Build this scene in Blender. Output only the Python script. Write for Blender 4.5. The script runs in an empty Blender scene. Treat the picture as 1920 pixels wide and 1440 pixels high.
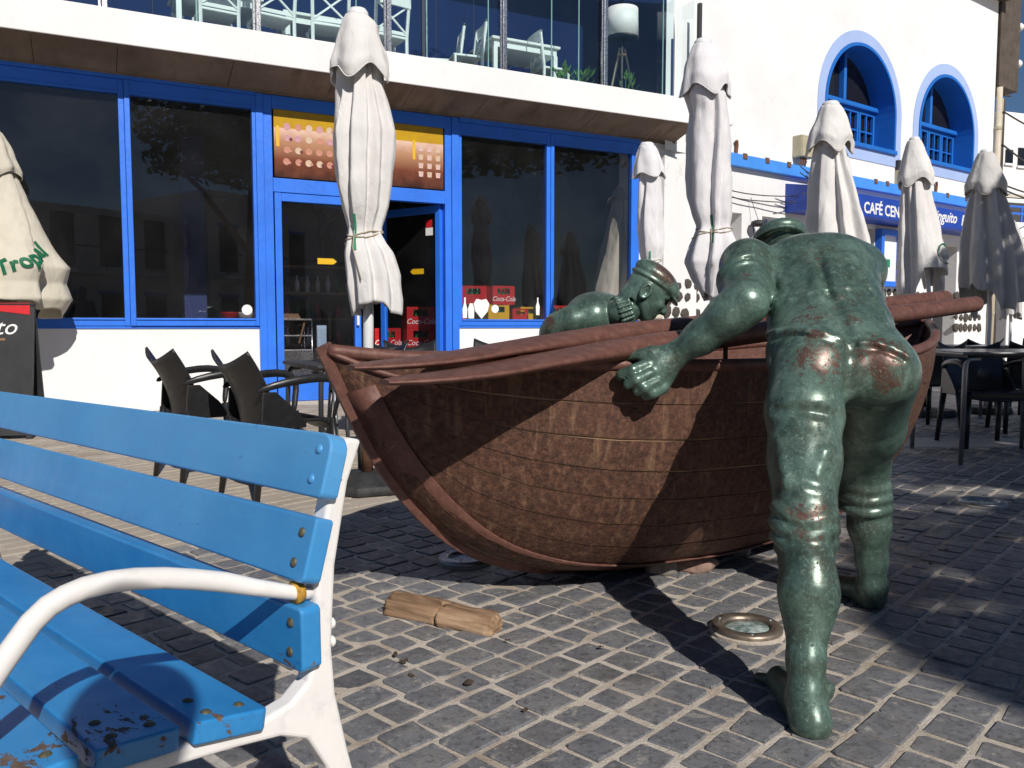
import bpy, bmesh, math, random
import numpy as np
from mathutils import Vector, Matrix, noise as mnoise
R = math.radians
sc = bpy.context.scene
C = sc.collection
random.seed(7)
# ---------------------------------------------------------------- camera, sky, sun, exposure
FPX, CAMH = 1554.0, 0.95
PITCH = math.atan(110 / FPX)
cam_d = bpy.data.cameras.new('camera'); cam = bpy.data.objects.new('camera', cam_d); C.objects.link(cam)
cam.location = (0, 0, CAMH); cam.rotation_euler = (R(90) - PITCH, 0, 0)
cam_d.sensor_width = 36; cam_d.lens = 36 * FPX / 1920; cam_d.clip_start = 0.02; cam_d.clip_end = 2000
sc.camera = cam
SUN_EL = R(37.0)
SUN_H = Vector((-0.40, 0.9165))                       # horizontal travel of the light
world = bpy.data.worlds.new('World'); sc.world = world; world.use_nodes = True
wn = world.node_tree.nodes; wl = world.node_tree.links
sky = wn.new('ShaderNodeTexSky'); sky.sky_type = 'NISHITA'; sky.sun_disc = False
sky.sun_elevation = SUN_EL
sky.sun_rotation = math.atan2(-SUN_H.x, -SUN_H.y)
sky.air_density = 1.0; sky.dust_density = 0.15; sky.ozone_density = 7.0; sky.altitude = 300
wl.new(sky.outputs[0], wn['Background'].inputs[0]); wn['Background'].inputs[1].default_value = 0.055
sun_d = bpy.data.lights.new('sun', 'SUN'); sun_d.energy = 4.7; sun_d.angle = R(0.5); sun_d.color = (1.0, 0.95, 0.88)
sun = bpy.data.objects.new('sun', sun_d); C.objects.link(sun)
sdir = Vector((SUN_H.x * math.cos(SUN_EL), SUN_H.y * math.cos(SUN_EL), -math.sin(SUN_EL)))
sun.rotation_euler = sdir.to_track_quat('-Z', 'Y').to_euler(); sun.location = (3, -9, 9)
sc.view_settings.view_transform = 'Standard'; sc.view_settings.look = 'None'
sc.cycles.transparent_max_bounces = 24
sc.view_settings.exposure = 0.0; sc.view_settings.gamma = 1.0; sc.view_settings.use_curve_mapping = False

# ---------------------------------------------------------------- helpers
def at(px, py, Y):
    """a point of the place at depth Y that is seen at photo pixel (px, py)"""
    c, s = math.cos(PITCH), math.sin(PITCH)
    x = (px - 960) / FPX; y = (720 - py) / FPX
    k = Y / (c + y * s)
    return Vector((x * k, Y, CAMH + (-s + y * c) * k))
def gat(px, py, Z=0.0):
    c, s = math.cos(PITCH), math.sin(PITCH)
    x = (px - 960) / FPX; y = (720 - py) / FPX
    k = (Z - CAMH) / (-s + y * c)
    return Vector((x * k, (c + y * s) * k, Z))
def proj(p):
    c, s = math.cos(PITCH), math.sin(PITCH)
    z = p[2] - CAMH; d = p[1] * c - z * s
    return 960 + FPX * p[0] / d, 720 - FPX * (p[1] * s + z * c) / d
def tag(o, label=None, cat=None, group=None, kind=None):
    if label: o['label'] = label
    if cat: o['category'] = cat
    if group: o['group'] = group
    if kind: o['kind'] = kind
    return o
def thing(name, label, cat, loc=(0, 0, 0), rz=0.0, group=None):
    o = bpy.data.objects.new(name, None); C.objects.link(o)
    o.location = loc; o.rotation_euler = (0, 0, rz); o.empty_display_size = 0.1
    return tag(o, label, cat, group)
def copy_tree(o, parent=None):
    c = o.copy(); C.objects.link(c); c.parent = parent
    for ch in list(o.children): copy_tree(ch, c)
    return c
def mesh_obj(name, me, mat=None, parent=None, smooth=False, loc=None):
    o = bpy.data.objects.new(name, me); C.objects.link(o)
    if mat is not None and len(me.materials) == 0: me.materials.append(mat)
    if parent: o.parent = parent
    if loc is not None: o.location = loc
    if smooth: me.polygons.foreach_set('use_smooth', [True] * len(me.polygons))
    return o
def bevel(o, w, seg=2, ang=35):
    m = o.modifiers.new('bevel', 'BEVEL'); m.width = w; m.segments = seg; m.limit_method = 'ANGLE'; m.angle_limit = R(ang)
    m.harden_normals = False
    return o
class MB:
    def __init__(s): s.v = []; s.f = []
    def add(s, vs, fs):
        n = len(s.v); s.v += [tuple(v) for v in vs]; s.f += [tuple(i + n for i in f) for f in fs]; return s
    def box(s, x0, x1, y0, y1, z0, z1, M=None):
        vs = [Vector(p) for p in ((x0,y0,z0),(x1,y0,z0),(x1,y1,z0),(x0,y1,z0),(x0,y0,z1),(x1,y0,z1),(x1,y1,z1),(x0,y1,z1))]
        if M is not None: vs = [M @ v for v in vs]
        return s.add(vs, [(0,3,2,1),(4,5,6,7),(0,1,5,4),(1,2,6,5),(2,3,7,6),(3,0,4,7)])
    def tube(s, pts, r, n=8, cap=True, flat=1.0, up=None):
        pts = [Vector(p) for p in pts]; m = len(pts)
        rs = r if isinstance(r, (list, tuple)) else [r] * m
        tan = [(pts[min(i+1, m-1)] - pts[max(i-1, 0)]).normalized() for i in range(m)]
        a = Vector(up) if up else (Vector((0,0,1)) if abs(tan[0].z) < .9 else Vector((1,0,0)))
        u = (a - tan[0] * a.dot(tan[0])).normalized()
        base = len(s.v); vs = []; fs = []
        for i in range(m):
            u = (u - tan[i] * u.dot(tan[i])).normalized(); w = tan[i].cross(u)
            for k in range(n):
                t = 2 * math.pi * (k + .5) / n
                vs.append(pts[i] + u * (math.cos(t) * rs[i]) + w * (math.sin(t) * rs[i] * flat))
        for i in range(m - 1):
            for k in range(n):
                k2 = (k + 1) % n
                fs.append((i*n+k, i*n+k2, (i+1)*n+k2, (i+1)*n+k))
        if cap:
            fs.append(tuple(range(n-1, -1, -1))); fs.append(tuple((m-1)*n + k for k in range(n)))
        return s.add(vs, fs)
    def lathe(s, prof, n=24, c=(0,0,0), M=None):
        """prof: (radius, z) from bottom to top"""
        vs = []; fs = []; m = len(prof)
        for r, z in prof:
            for k in range(n):
                t = 2*math.pi*k/n; v = Vector((c[0]+r*math.cos(t), c[1]+r*math.sin(t), c[2]+z)); vs.append(M @ v if M else v)
        for i in range(m-1):
            for k in range(n):
                k2 = (k+1) % n; fs.append((i*n+k, i*n+k2, (i+1)*n+k2, (i+1)*n+k))
        if prof[0][0] > 1e-5: fs.append(tuple(range(n-1,-1,-1)))
        if prof[-1][0] > 1e-5: fs.append(tuple((m-1)*n+k for k in range(n)))
        return s.add(vs, fs)
    def prism(s, poly, h0, h1, M=None):
        """poly of (x, z) extruded in y from h0 to h1"""
        n = len(poly); vs = [Vector((x, h0, z)) for x, z in poly] + [Vector((x, h1, z)) for x, z in poly]
        if M is not None: vs = [M @ v for v in vs]
        fs = [tuple(range(n)), tuple(range(2*n-1, n-1, -1))] + [(i, i+n, (i+1) % n + n, (i+1) % n) for i in range(n)]
        return s.add(vs, fs)
    def grid(s, P, closed=False):
        """P[i][j] points"""
        m = len(P); n = len(P[0]); vs = [p for row in P for p in row]; fs = []
        for i in range(m-1):
            for j in range(n if closed else n-1):
                j2 = (j+1) % n; fs.append((i*n+j, i*n+j2, (i+1)*n+j2, (i+1)*n+j))
        return s.add(vs, fs)
    def mesh(s, name='m'):
        me = bpy.data.meshes.new(name); me.from_pydata(s.v, [], s.f); me.update()
        bm = bmesh.new(); bm.from_mesh(me); bmesh.ops.recalc_face_normals(bm, faces=bm.faces); bm.to_mesh(me); bm.free()
        return me
    def build(s, name, mat, parent=None, smooth=False, bev=0, loc=None, seg=2):
        o = mesh_obj(name, s.mesh(name), mat, parent, smooth, loc)
        if bev: bevel(o, bev, seg)
        return o
def text_mesh(body, size, depth=0.002, shear=0.0, bold=0.0, align='CENTER'):
    cu = bpy.data.curves.new('t', 'FONT'); cu.body = body; cu.size = size; cu.extrude = depth; cu.shear = shear; cu.offset = bold
    cu.align_x = align; cu.align_y = 'CENTER'; cu.resolution_u = 3
    o = bpy.data.objects.new('t', cu); C.objects.link(o)
    me = bpy.data.meshes.new_from_object(o.evaluated_get(bpy.context.evaluated_depsgraph_get()))
    bpy.data.objects.remove(o); bpy.data.curves.remove(cu)
    return me

# ---------------------------------------------------------------- materials
class NT:
    """small node-tree builder"""
    def __init__(s, name):
        s.m = bpy.data.materials.new(name); s.m.use_nodes = True; s.t = s.m.node_tree
        s.b = s.t.nodes['Principled BSDF']; s.out = s.t.nodes['Material Output']; s._co = {}
    def n(s, typ, **kw):
        nd = s.t.nodes.new(typ)
        for k, v in kw.items():
            if k in nd.inputs.keys(): s.set(nd.inputs[k], v)
            else: setattr(nd, k, v)
        return nd
    def set(s, inp, v):
        if isinstance(v, bpy.types.NodeSocket): s.t.links.new(v, inp)
        elif isinstance(v, bpy.types.Node): s.t.links.new(v.outputs[0], inp)
        else:
            if isinstance(v, (tuple, list)) and len(v) == 3 and inp.type == 'RGBA': v = (*v, 1)
            inp.default_value = v
    def co(s, kind='Object'):
        if kind not in s._co: s._co[kind] = s.n('ShaderNodeTexCoord').outputs[kind]
        return s._co[kind]
    def pos(s): return s.n('ShaderNodeNewGeometry').outputs['Position']
    def island(s): return s.n('ShaderNodeNewGeometry').outputs['Random Per Island']
    def objrand(s): return s.n('ShaderNodeObjectInfo').outputs['Random']
    def map(s, vec, scale=(1,1,1), loc=(0,0,0), rot=(0,0,0)):
        nd = s.n('ShaderNodeMapping'); s.set(nd.inputs['Vector'], vec); nd.inputs['Scale'].default_value = scale
        nd.inputs['Location'].default_value = loc; nd.inputs['Rotation'].default_value = rot; return nd.outputs[0]
    def noise(s, scale, detail=4, rough=.55, vec=None, dist=0.0):
        nd = s.n('ShaderNodeTexNoise'); s.set(nd.inputs['Vector'], vec if vec is not None else s.co())
        nd.inputs['Scale'].default_value = scale; nd.inputs['Detail'].default_value = detail
        nd.inputs['Roughness'].default_value = rough; nd.inputs['Distortion'].default_value = dist
        return nd.outputs['Fac']
    def ramp(s, fac, stops, interp='LINEAR'):
        nd = s.n('ShaderNodeValToRGB'); s.set(nd.inputs[0], fac); cr = nd.color_ramp; cr.interpolation = interp
        while len(cr.elements) < len(stops): cr.elements.new(.5)
        for e, (p, c) in zip(cr.elements, stops):
            e.position = p; e.color = (*c, 1) if isinstance(c, (tuple, list)) else (c, c, c, 1)
        return nd.outputs[0]
    def math(s, op, a, b=0.0, clamp=False):
        nd = s.n('ShaderNodeMath', operation=op); nd.use_clamp = clamp; s.set(nd.inputs[0], a); s.set(nd.inputs[1], b); return nd.outputs[0]
    def mix(s, fac, a, b, mode='MIX'):
        nd = s.n('ShaderNodeMix', data_type='RGBA', blend_type=mode)
        s.set(nd.inputs[0], fac); s.set(nd.inputs[6], a); s.set(nd.inputs[7], b); return nd.outputs[2]
    def bump(s, h, strength=.3, dist=.01):
        nd = s.n('ShaderNodeBump'); nd.inputs['Strength'].default_value = strength; nd.inputs['Distance'].default_value = dist
        s.set(nd.inputs['Height'], h); s.set(s.b.inputs['Normal'], nd.outputs[0]); return nd
    def fin(s, color=None, rough=None, metal=None, spec=None, **kw):
        if color is not None: s.set(s.b.inputs['Base Color'], color)
        if rough is not None: s.set(s.b.inputs['Roughness'], rough)
        if metal is not None: s.set(s.b.inputs['Metallic'], metal)
        if spec is not None: s.set(s.b.inputs['Specular IOR Level'], spec)
        for k, v in kw.items(): s.set(s.b.inputs[k], v)
        return s.m
def plain(name, col, rough=.5, metal=0.0, var=.12, scale=6, bump=0.0, bscale=60, **kw):
    t = NT(name)
    f = t.noise(scale, 5)
    lo = tuple(c * (1 - var) for c in col); hi = tuple(min(1, c * (1 + var)) for c in col)
    c = t.ramp(f, [(.3, lo), (.7, hi)])
    if bump: t.bump(t.noise(bscale, 4), bump, .004)
    rr = t.ramp(t.noise(scale * 3, 4), [(.3, max(0, rough - .08)), (.7, min(1, rough + .08))])
    return t.fin(c, rr, metal, **kw)
def m_plaster(name, base=(.80, .79, .785), stain=.0):
    t = NT(name); p = t.pos()
    f = t.noise(.9, 6, .6, p); g = t.noise(9, 5, .6, p)
    c = t.ramp(f, [(.25, tuple(v * .9 for v in base)), (.6, base)])
    c = t.mix(t.ramp(g, [(.62, 0), (.8, .5)]), c, tuple(v * w for v, w in zip(base, (.82, .80, .76))))
    if stain:
        sp = t.n('ShaderNodeSeparateXYZ'); t.set(sp.inputs[0], p)
        streak = t.noise(5, 5, .6, t.map(p, (1.6, 1.6, .18)))
        low = t.ramp(sp.outputs[2], [(0.0, .5), (.12, .04), (1, .0)])
        k = t.math('MULTIPLY', t.ramp(streak, [(.45, 0), (.7, 1)]), t.math('ADD', low, stain), True)
        c = t.mix(k, c, (.46, .43, .38))
    vo = t.n('ShaderNodeTexVoronoi', feature='DISTANCE_TO_EDGE'); t.set(vo.inputs['Vector'], t.n('ShaderNodeVectorMath', operation='ADD')); 
    wv = vo.inputs['Vector'].links[0].from_node; t.set(wv.inputs[0], p); nz = t.n('ShaderNodeTexNoise'); t.set(nz.inputs['Vector'], p); nz.inputs['Scale'].default_value = 3; nz.inputs['Detail'].default_value = 5; t.set(wv.inputs[1], nz.outputs['Color']); vo.inputs['Scale'].default_value = .45
    cr = t.math('MULTIPLY', t.ramp(vo.outputs['Distance'], [(.0, 1), (.006, 0)]), t.ramp(t.noise(.5, 3, .5, p), [(.52, 0), (.58, 1)]))
    c = t.mix(t.math('MULTIPLY', cr, .35), c, tuple(v * .5 for v in base))
    c = t.mix(t.math('MULTIPLY', t.ramp(t.noise(.35, 3, .5, t.map(p, (1, 1, 1.8), (5, 3, 1))), [(.55, 0), (.57, 1)]), .10), c, tuple(v * .8 for v in base))
    t.bump(t.math('ADD', t.noise(14, 6, .6, p), t.math('MULTIPLY', t.noise(120, 3, .6, p), .25)), .30, .012)
    return t.fin(c, .85, 0, .25)
def m_paint(name, col, rough=.42, chips=0.0, dirt=.25, var=.1):
    t = NT(name); p = t.pos()
    c = t.ramp(t.noise(3, 5, .6, p), [(.3, tuple(v * (1 - var) for v in col)), (.7, tuple(min(1, v * (1 + var)) for v in col))])
    c = t.mix(t.math('MULTIPLY', t.ramp(t.noise(22, 5, .65, p), [(.55, 0), (.75, 1)]), dirt), c, tuple(v * .45 + .03 for v in col))
    if chips:
        k = t.ramp(t.noise(16, 6, .7, p, .6), [(.70 - chips, 0), (.715 - chips, 1)])
        c = t.mix(k, c, (.09, .05, .035))
    t.bump(t.noise(60, 4, .6, p), .08, .004)
    return t.fin(c, t.ramp(t.noise(30, 4, .6, p), [(.3, rough - .1), (.7, rough + .12)]))
M = {}
M['white'] = m_plaster('white_plaster', stain=.03)
M['white_b'] = m_plaster('white_plaster_upper', (.79, .785, .785))
M['blue_frame'] = m_paint('blue_frame_paint', (.028, .17, .74), .38, 0, .18)
M['blue_band'] = m_paint('blue_band_paint', (.06, .27, .78), .55, 0, .3)
M['blue_win'] = m_paint('blue_window_paint', (.012, .145, .53), .45, 0, .15)
M['blue_pale'] = m_plaster('pale_blue_plaster', (.36, .47, .74))
M['steel'] = plain('brushed_steel', (.55, .53, .52), .28, 1.0, .08, 20)
M['black_plastic'] = plain('black_plastic', (.014, .014, .015), .36, 0, .2, 8, .05, 300)
M['white_metal'] = m_paint('white_enamel', (.74, .72, .70), .35, .015, .35)
M['dark'] = plain('dark_grey', (.03, .03, .033), .6)
M['wood'] = plain('brown_wood', (.22, .12, .06), .6, 0, .3, 12)
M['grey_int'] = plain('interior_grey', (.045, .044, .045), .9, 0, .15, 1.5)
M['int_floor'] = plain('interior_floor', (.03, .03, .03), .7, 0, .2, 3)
M['red'] = plain('red_plastic', (.55, .015, .02), .4, 0, .1)
M['yellow'] = plain('yellow_plastic', (.72, .42, .01), .4, 0, .1)
M['green_glass'] = plain('green_bottle', (.02, .16, .05), .12, 0, .2)
M['white_print'] = plain('white_print', (.80, .79, .77), .5, 0, .04)
M['green_print'] = plain('green_print', (.02, .24, .12), .6, 0, .15)
M['white_pole'] = plain('white_pole', (.72, .72, .73), .35, 0, .06)
M['grey_metal'] = plain('grey_metal', (.30, .30, .31), .38, .8, .1, 10)
M['leaf'] = plain('plant_leaf', (.06, .16, .03), .5, 0, .4, 9)
def m_glass(name, tint, dust=.03, rough=.0, dust_col=(.5, .5, .5), refl=1.0):
    t = NT(name); p = t.pos()
    tr = t.n('ShaderNodeBsdfTransparent', Color=tint)
    gl = t.n('ShaderNodeBsdfGlossy', Color=(.95, .96, .97), Roughness=rough)
    ge = t.n('ShaderNodeNewGeometry'); dt = t.n('ShaderNodeVectorMath', operation='DOT_PRODUCT'); t.set(dt.inputs[0], ge.outputs['Normal']); t.set(dt.inputs[1], ge.outputs['Incoming'])
    fz = t.math('ADD', .04, t.math('MULTIPLY', .96, t.math('POWER', t.math('SUBTRACT', 1.0, t.math('ABSOLUTE', dt.outputs['Value'])), 5.0)))
    m1 = t.n('ShaderNodeMixShader'); t.set(m1.inputs[0], t.math('MULTIPLY', fz, refl)); t.set(m1.inputs[1], tr); t.set(m1.inputs[2], gl)
    df = t.n('ShaderNodeBsdfDiffuse', Color=dust_col)
    d = t.math('ADD', t.math('MULTIPLY', t.ramp(t.noise(1.1, 6, .6, p, .2), [(.42, 0), (.8, 1)]), dust * 1.6),
               t.math('MULTIPLY', t.ramp(t.noise(30, 4, .7, t.map(p, (1, 1, .3))), [(.6, 0), (.8, 1)]), dust))
    d = t.math('ADD', d, dust * .35)
    m2 = t.n('ShaderNodeMixShader'); t.set(m2.inputs[0], d); t.set(m2.inputs[1], m1); t.set(m2.inputs[2], df)
    t.t.links.new(m2.outputs[0], t.out.inputs[0]); return t.m
M['glass'] = m_glass('window_glass', (.86, .86, .87), .009, refl=.8)
M['glass_teal'] = m_glass('balustrade_glass', (.945, .988, .988), .003, dust_col=(.6, .8, .8))
M['glass_edge'] = plain('glass_edge', (.20, .38, .37), .2, 0, .1)
def m_skyglass():
    t = NT('painted_sky_glazing'); return t.fin((.008, .018, .07), .06, 0, .6)  # blue of the reflected sky is put into the dark glass colour
M['glass_sky'] = m_skyglass()
M['glass_dark'] = NT('dark_window_glass').fin((.012, .012, .014), .05, 0, .5)
def m_concrete():
    t = NT('weathered_concrete'); p = t.co()
    f = t.noise(1.4, 6, .65); st = t.noise(6, 5, .6, t.map(p, (1.0, .25, .25)))
    c = t.ramp(f, [(.3, (.15, .112, .085)), (.65, (.25, .195, .15))])
    c = t.mix(t.ramp(st, [(.52, 0), (.72, .6)]), c, (.10, .075, .055))
    c = t.mix(t.ramp(t.noise(30, 5), [(.66, 0), (.72, .5)]), c, (.34, .28, .22))
    t.bump(t.math('ADD', st, t.noise(50, 4)), .3, .01); return t.fin(c, .92, 0, .2)
M['concrete'] = m_concrete()
def m_cloth(name, col, trans=.25):
    t = NT(name); p = t.co()
    c = t.ramp(t.noise(3, 6, .65), [(.3, tuple(v * .86 for v in col)), (.65, col)])
    c = t.mix(t.math('MULTIPLY', t.ramp(t.noise(7, 6, .7), [(.60, 0), (.78, 1)]), .35), c, tuple(v * w for v, w in zip(col, (.62, .56, .50))))
    cr = t.noise(9, 5, .6, t.map(p, (1.6, 1.6, .6)), .6)
    wv = t.n('ShaderNodeTexNoise'); t.set(wv.inputs['Vector'], p); wv.inputs['Scale'].default_value = 700
    t.bump(t.math('ADD', cr, t.math('MULTIPLY', wv.outputs['Fac'], .05)), .6, .018)
    t.fin(c, .9, 0, .15)
    tl = t.n('ShaderNodeBsdfTranslucent', Color=tuple(v * .8 for v in col))
    mx = t.n('ShaderNodeMixShader'); mx.inputs[0].default_value = trans * .5
    t.set(mx.inputs[1], t.b.outputs[0]); t.set(mx.inputs[2], tl.outputs[0]); t.t.links.new(mx.outputs[0], t.out.inputs[0])
    return t.m
M['cloth_white'] = m_cloth('canvas_white', (.80, .775, .755))
M['cloth_bright'] = m_cloth('canvas_bright_white', (.82, .80, .82))
M['cloth_beige'] = m_cloth('canvas_beige', (.68, .63, .52))
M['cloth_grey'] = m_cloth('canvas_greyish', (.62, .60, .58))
def m_sett():
    t = NT('basalt_sett'); p = t.pos(); r = t.island()
    c = t.ramp(r, [(0, (.062, .066, .080)), (.3, (.110, .115, .132)), (.6, (.150, .153, .166)), (.85, (.20, .20, .205)), (1, (.28, .27, .26))])
    c = t.mix(t.math('MULTIPLY', t.ramp(t.noise(7, 6, .7, p), [(.45, 0), (.7, 1)]), .6), c, (.25, .235, .215))
    c = t.mix(t.math('MULTIPLY', t.ramp(t.noise(45, 6, .75, p), [(.5, 0), (.62, 1)]), .6), c, (.045, .046, .052))
    c = t.mix(t.math('MULTIPLY', t.ramp(t.noise(110, 4, .7, p), [(.60, 0), (.70, 1)]), .65), c, (.36, .345, .325))
    c = t.mix(t.math('MULTIPLY', t.ramp(t.noise(1.3, 5, .6, p), [(.5, 0), (.7, 1)]), .22), c, (.24, .205, .17))
    c = t.mix(t.math('MULTIPLY', t.ramp(t.noise(2.6, 6, .7, p, .5), [(.52, 0), (.62, 1)]), .5), c, (.055, .052, .052))
    c = t.mix(t.math('MULTIPLY', t.ramp(t.noise(16, 7, .75, p, .6), [(.57, 0), (.64, 1)]), .55), c, (.42, .385, .335))
    c = t.mix(t.ramp(t.noise(23, 3, .5, t.map(p, (1, 1, 1), (3, 7, 0))), [(.74, 0), (.77, .8)]), c, (.55, .54, .52))
    t.bump(t.math('ADD', t.noise(38, 6, .65, p), t.math('MULTIPLY', t.noise(260, 3, .6, p), .3)), .32, .006)
    return t.fin(c, t.ramp(t.noise(25, 4, .6, p), [(.3, .36), (.7, .70)]), 0, .5)
M['sett'] = m_sett()
def m_mortar():
    t = NT('sandy_joint'); p = t.pos()
    c = t.ramp(t.noise(5, 6, .7, p), [(.3, (.36, .305, .245)), (.5, (.54, .475, .40)), (.7, (.64, .585, .52))])
    c = t.mix(t.math('MULTIPLY', t.ramp(t.noise(28, 5, .7, p), [(.56, 0), (.68, 1)]), .6), c, (.22, .15, .09))
    c = t.mix(t.math('MULTIPLY', t.ramp(t.noise(2.1, 5, .65, p), [(.50, 0), (.66, 1)]), .6), c, (.27, .20, .135))
    t.bump(t.noise(150, 5, .7, p), .7, .008); return t.fin(c, .95, 0, .15)
M['mortar'] = m_mortar()
def m_paver():
    t = NT('beige_paver'); p = t.pos(); r = t.island()
    c = t.ramp(r, [(0, (.30, .25, .20)), (.5, (.38, .33, .27)), (1, (.46, .405, .34))])
    c = t.mix(t.math('MULTIPLY', t.ramp(t.noise(3, 6, .7, p), [(.45, 0), (.7, 1)]), .5), c, (.26, .225, .19))
    c = t.mix(t.math('MULTIPLY', t.ramp(t.noise(160, 4, .7, p), [(.6, 0), (.7, 1)]), .5), c, (.16, .14, .125))
    t.bump(t.noise(120, 5, .65, p), .35, .006); return t.fin(c, .85, 0, .25)
M['paver'] = m_paver()
# ================================================================ ground
PD = Vector((.679, .734)); LD = Vector((-.734, .679))      # the two directions of the paving
def uv(x, y): return x * PD.x + y * PD.y, x * LD.x + y * LD.y
def xy(u, v): return u * PD.x + v * LD.x, u * PD.y + v * LD.y
BND = uv(-1.42, 3.55)[1]                                   # setts lie at v < BND, beige pavers beyond
ground = mesh_obj('ground', MB().add([(-400,-400,-.0035),(400,-400,-.0035),(400,400,-.0035),(-400,400,-.0035)], [(0,1,2,3)]).mesh(), M['mortar'])
tag(ground, 'sandy ground under the paved plaza', kind='structure')
plaza = thing('plaza_paving', 'plaza paved with dark setts and beige pavers', None); del plaza['label']; plaza['kind'] = 'structure'
def sett_poly(w, h, rnd, cr=.007, n=0):
    """rounded rectangle of 8 points with jitter"""
    a, b = w / 2, h / 2
    pts = [(-a+cr,-b),(a-cr,-b),(a,-b+cr),(a,b-cr),(a-cr,b),(-a+cr,b),(-a,b-cr),(-a,-b+cr)]
    j = .0052
    return [(x + rnd.uniform(-j, j), y + rnd.uniform(-j, j)) for x, y in pts]
def stone_geo(w, h, rnd, top, depth=.02, cr=.006, inset=.0028):
    p = sett_poly(w, h, rnd, cr); vs = []
    tx, ty = rnd.uniform(-.02, .02), rnd.uniform(-.02, .02)
    for x, y in p: vs.append((x * (1 - 2*inset/w), y * (1 - 2*inset/h), top + tx * x + ty * y + rnd.uniform(-.0006, .0006)))
    for x, y in p: vs.append((x, y, top - inset * .8 + tx * x + ty * y))
    for x, y in p: vs.append((x * 1.02, y * 1.02, top - depth))
    vs.append((0, 0, top + rnd.uniform(.0002, .0018)))
    fs = [(i, (i+1) % 8, 24) for i in range(8)]
    for k in (0, 8): fs += [(i+k, i+k+8, (i+1) % 8 + k + 8, (i+1) % 8 + k) for i in range(8)]
    return vs, fs
rnd = random.Random(3)
RZ = math.atan2(PD.y, PD.x)
stones = []                                                # (u, v, w, h, top)
v = -6.0; row = .101
def rows(v0, v1, u0, u1, pitch, rowh, joint, cond):
    out = []; v = v1
    k = 0
    while v > v0:
        u = u0 + rnd.uniform(0, pitch) + (k % 2) * pitch / 2; jit = rnd.uniform(-.004, .004)
        while u < u1:
            w = pitch * rnd.uniform(.82, 1.24)
            x, y = xy(u + w/2, v - rowh/2)
            if cond(x, y): out.append((u + w/2, v - rowh/2, w - joint*rnd.uniform(.8, 1.3), rowh - joint*rnd.uniform(.8, 1.3) + jit, rnd.uniform(-.0032, .0035)))
            u += w
        v -= rowh; k += 1
    return out
def in_view(x, y, m=.12, ymax=11):
    if y < 1.55 or y > ymax: return False
    return abs(x) < y * (.6178 + m) + .1
STRIP = uv(-.55, 1.72)[0]
def cond_sett(x, y):
    u, v_ = uv(x, y)
    if u < STRIP - .02: return False                       # the light strip under the bench
    if 3.0 < x and 6.42 < y - .0 * x < 6.98 : return False  # granite strip by the tables
    return in_view(x, y)
setts = rows(-5.5, BND, -1.0, 9.5, .117, .115, .0165, cond_sett)
vis = [s for s in setts]
def visible(s):
    x, y = xy(s[0], s[1]); px, py = proj((x, y, 0))
    if not (560 < px < 1935 and py < 1452): return False
    if px < 660 and py > 1100: return False
    return True
order = sorted([s for s in setts if visible(s)], key=lambda s: xy(s[0], s[1])[1])
single = set(id(s) for s in order[:300])
variants = []
for i in range(36):
    vs, fs = stone_geo(.100, .098, rnd, 0.0)
    me = bpy.data.meshes.new('sett'); me.from_pydata(vs, [], fs); me.update(); me.materials.append(M['sett']); variants.append(me)
rest = MB(); cr_, sr_ = math.cos(RZ), math.sin(RZ)
for s in setts:
    x, y = xy(s[0], s[1])
    if id(s) in single:
        o = bpy.data.objects.new('sett', rnd.choice(variants)); C.objects.link(o); o.parent = plaza
        o.location = (x, y, s[4]); q = rnd.choice((0, math.pi)); o.rotation_euler = (0, 0, RZ + q)
        o.scale = (s[2] / .100, s[3] / .098, 1)
    else:
        vs, fs = stone_geo(s[2], s[3], rnd, s[4])
        rest.add([(x + a * cr_ - b * sr_, y + a * sr_ + b * cr_, c) for a, b, c in vs], fs)
o = rest.build('setts', M['sett'], plaza); o['kind'] = 'stuff'
# beige pavers beyond the boundary
pav = rows(BND, BND + 9.0, -3.0, 10.0, .205, .104, .007, lambda x, y: in_view(x, y, .25, 13.0) and (x + 2.332) * -.4555 + (y - 10.026) * .8902 < -.02)
order = sorted(pav, key=lambda s: xy(s[0], s[1])[1])
def pvis(s):
    x, y = xy(s[0], s[1]); px, py = proj((x, y, 0)); return -10 < px < 790
order = [s for s in order if pvis(s)]
single = set(id(s) for s in order[:260])
variants = []
for i in range(6):
    vs, fs = stone_geo(.198, .097, rnd, 0.0, .016, .004, .003)
    me = bpy.data.meshes.new('paver'); me.from_pydata(vs, [], fs); me.update(); me.materials.append(M['paver']); variants.append(me)
rest = MB()
for s in pav:
    x, y = xy(s[0], s[1])
    if id(s) in single:
        o = bpy.data.objects.new('paver', rnd.choice(variants)); C.objects.link(o); o.parent = plaza
        o.location = (x, y, s[4] * .4); o.rotation_euler = (0, 0, RZ); o.scale = (s[2] / .198, s[3] / .097, 1)
    else:
        vs, fs = stone_geo(s[2], s[3], rnd, s[4] * .4, .016, .004, .003)
        rest.add([(x + a * cr_ - b * sr_, y + a * sr_ + b * cr_, c) for a, b, c in vs], fs)
o = rest.build('pavers', M['paver'], plaza); o['kind'] = 'stuff'
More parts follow.
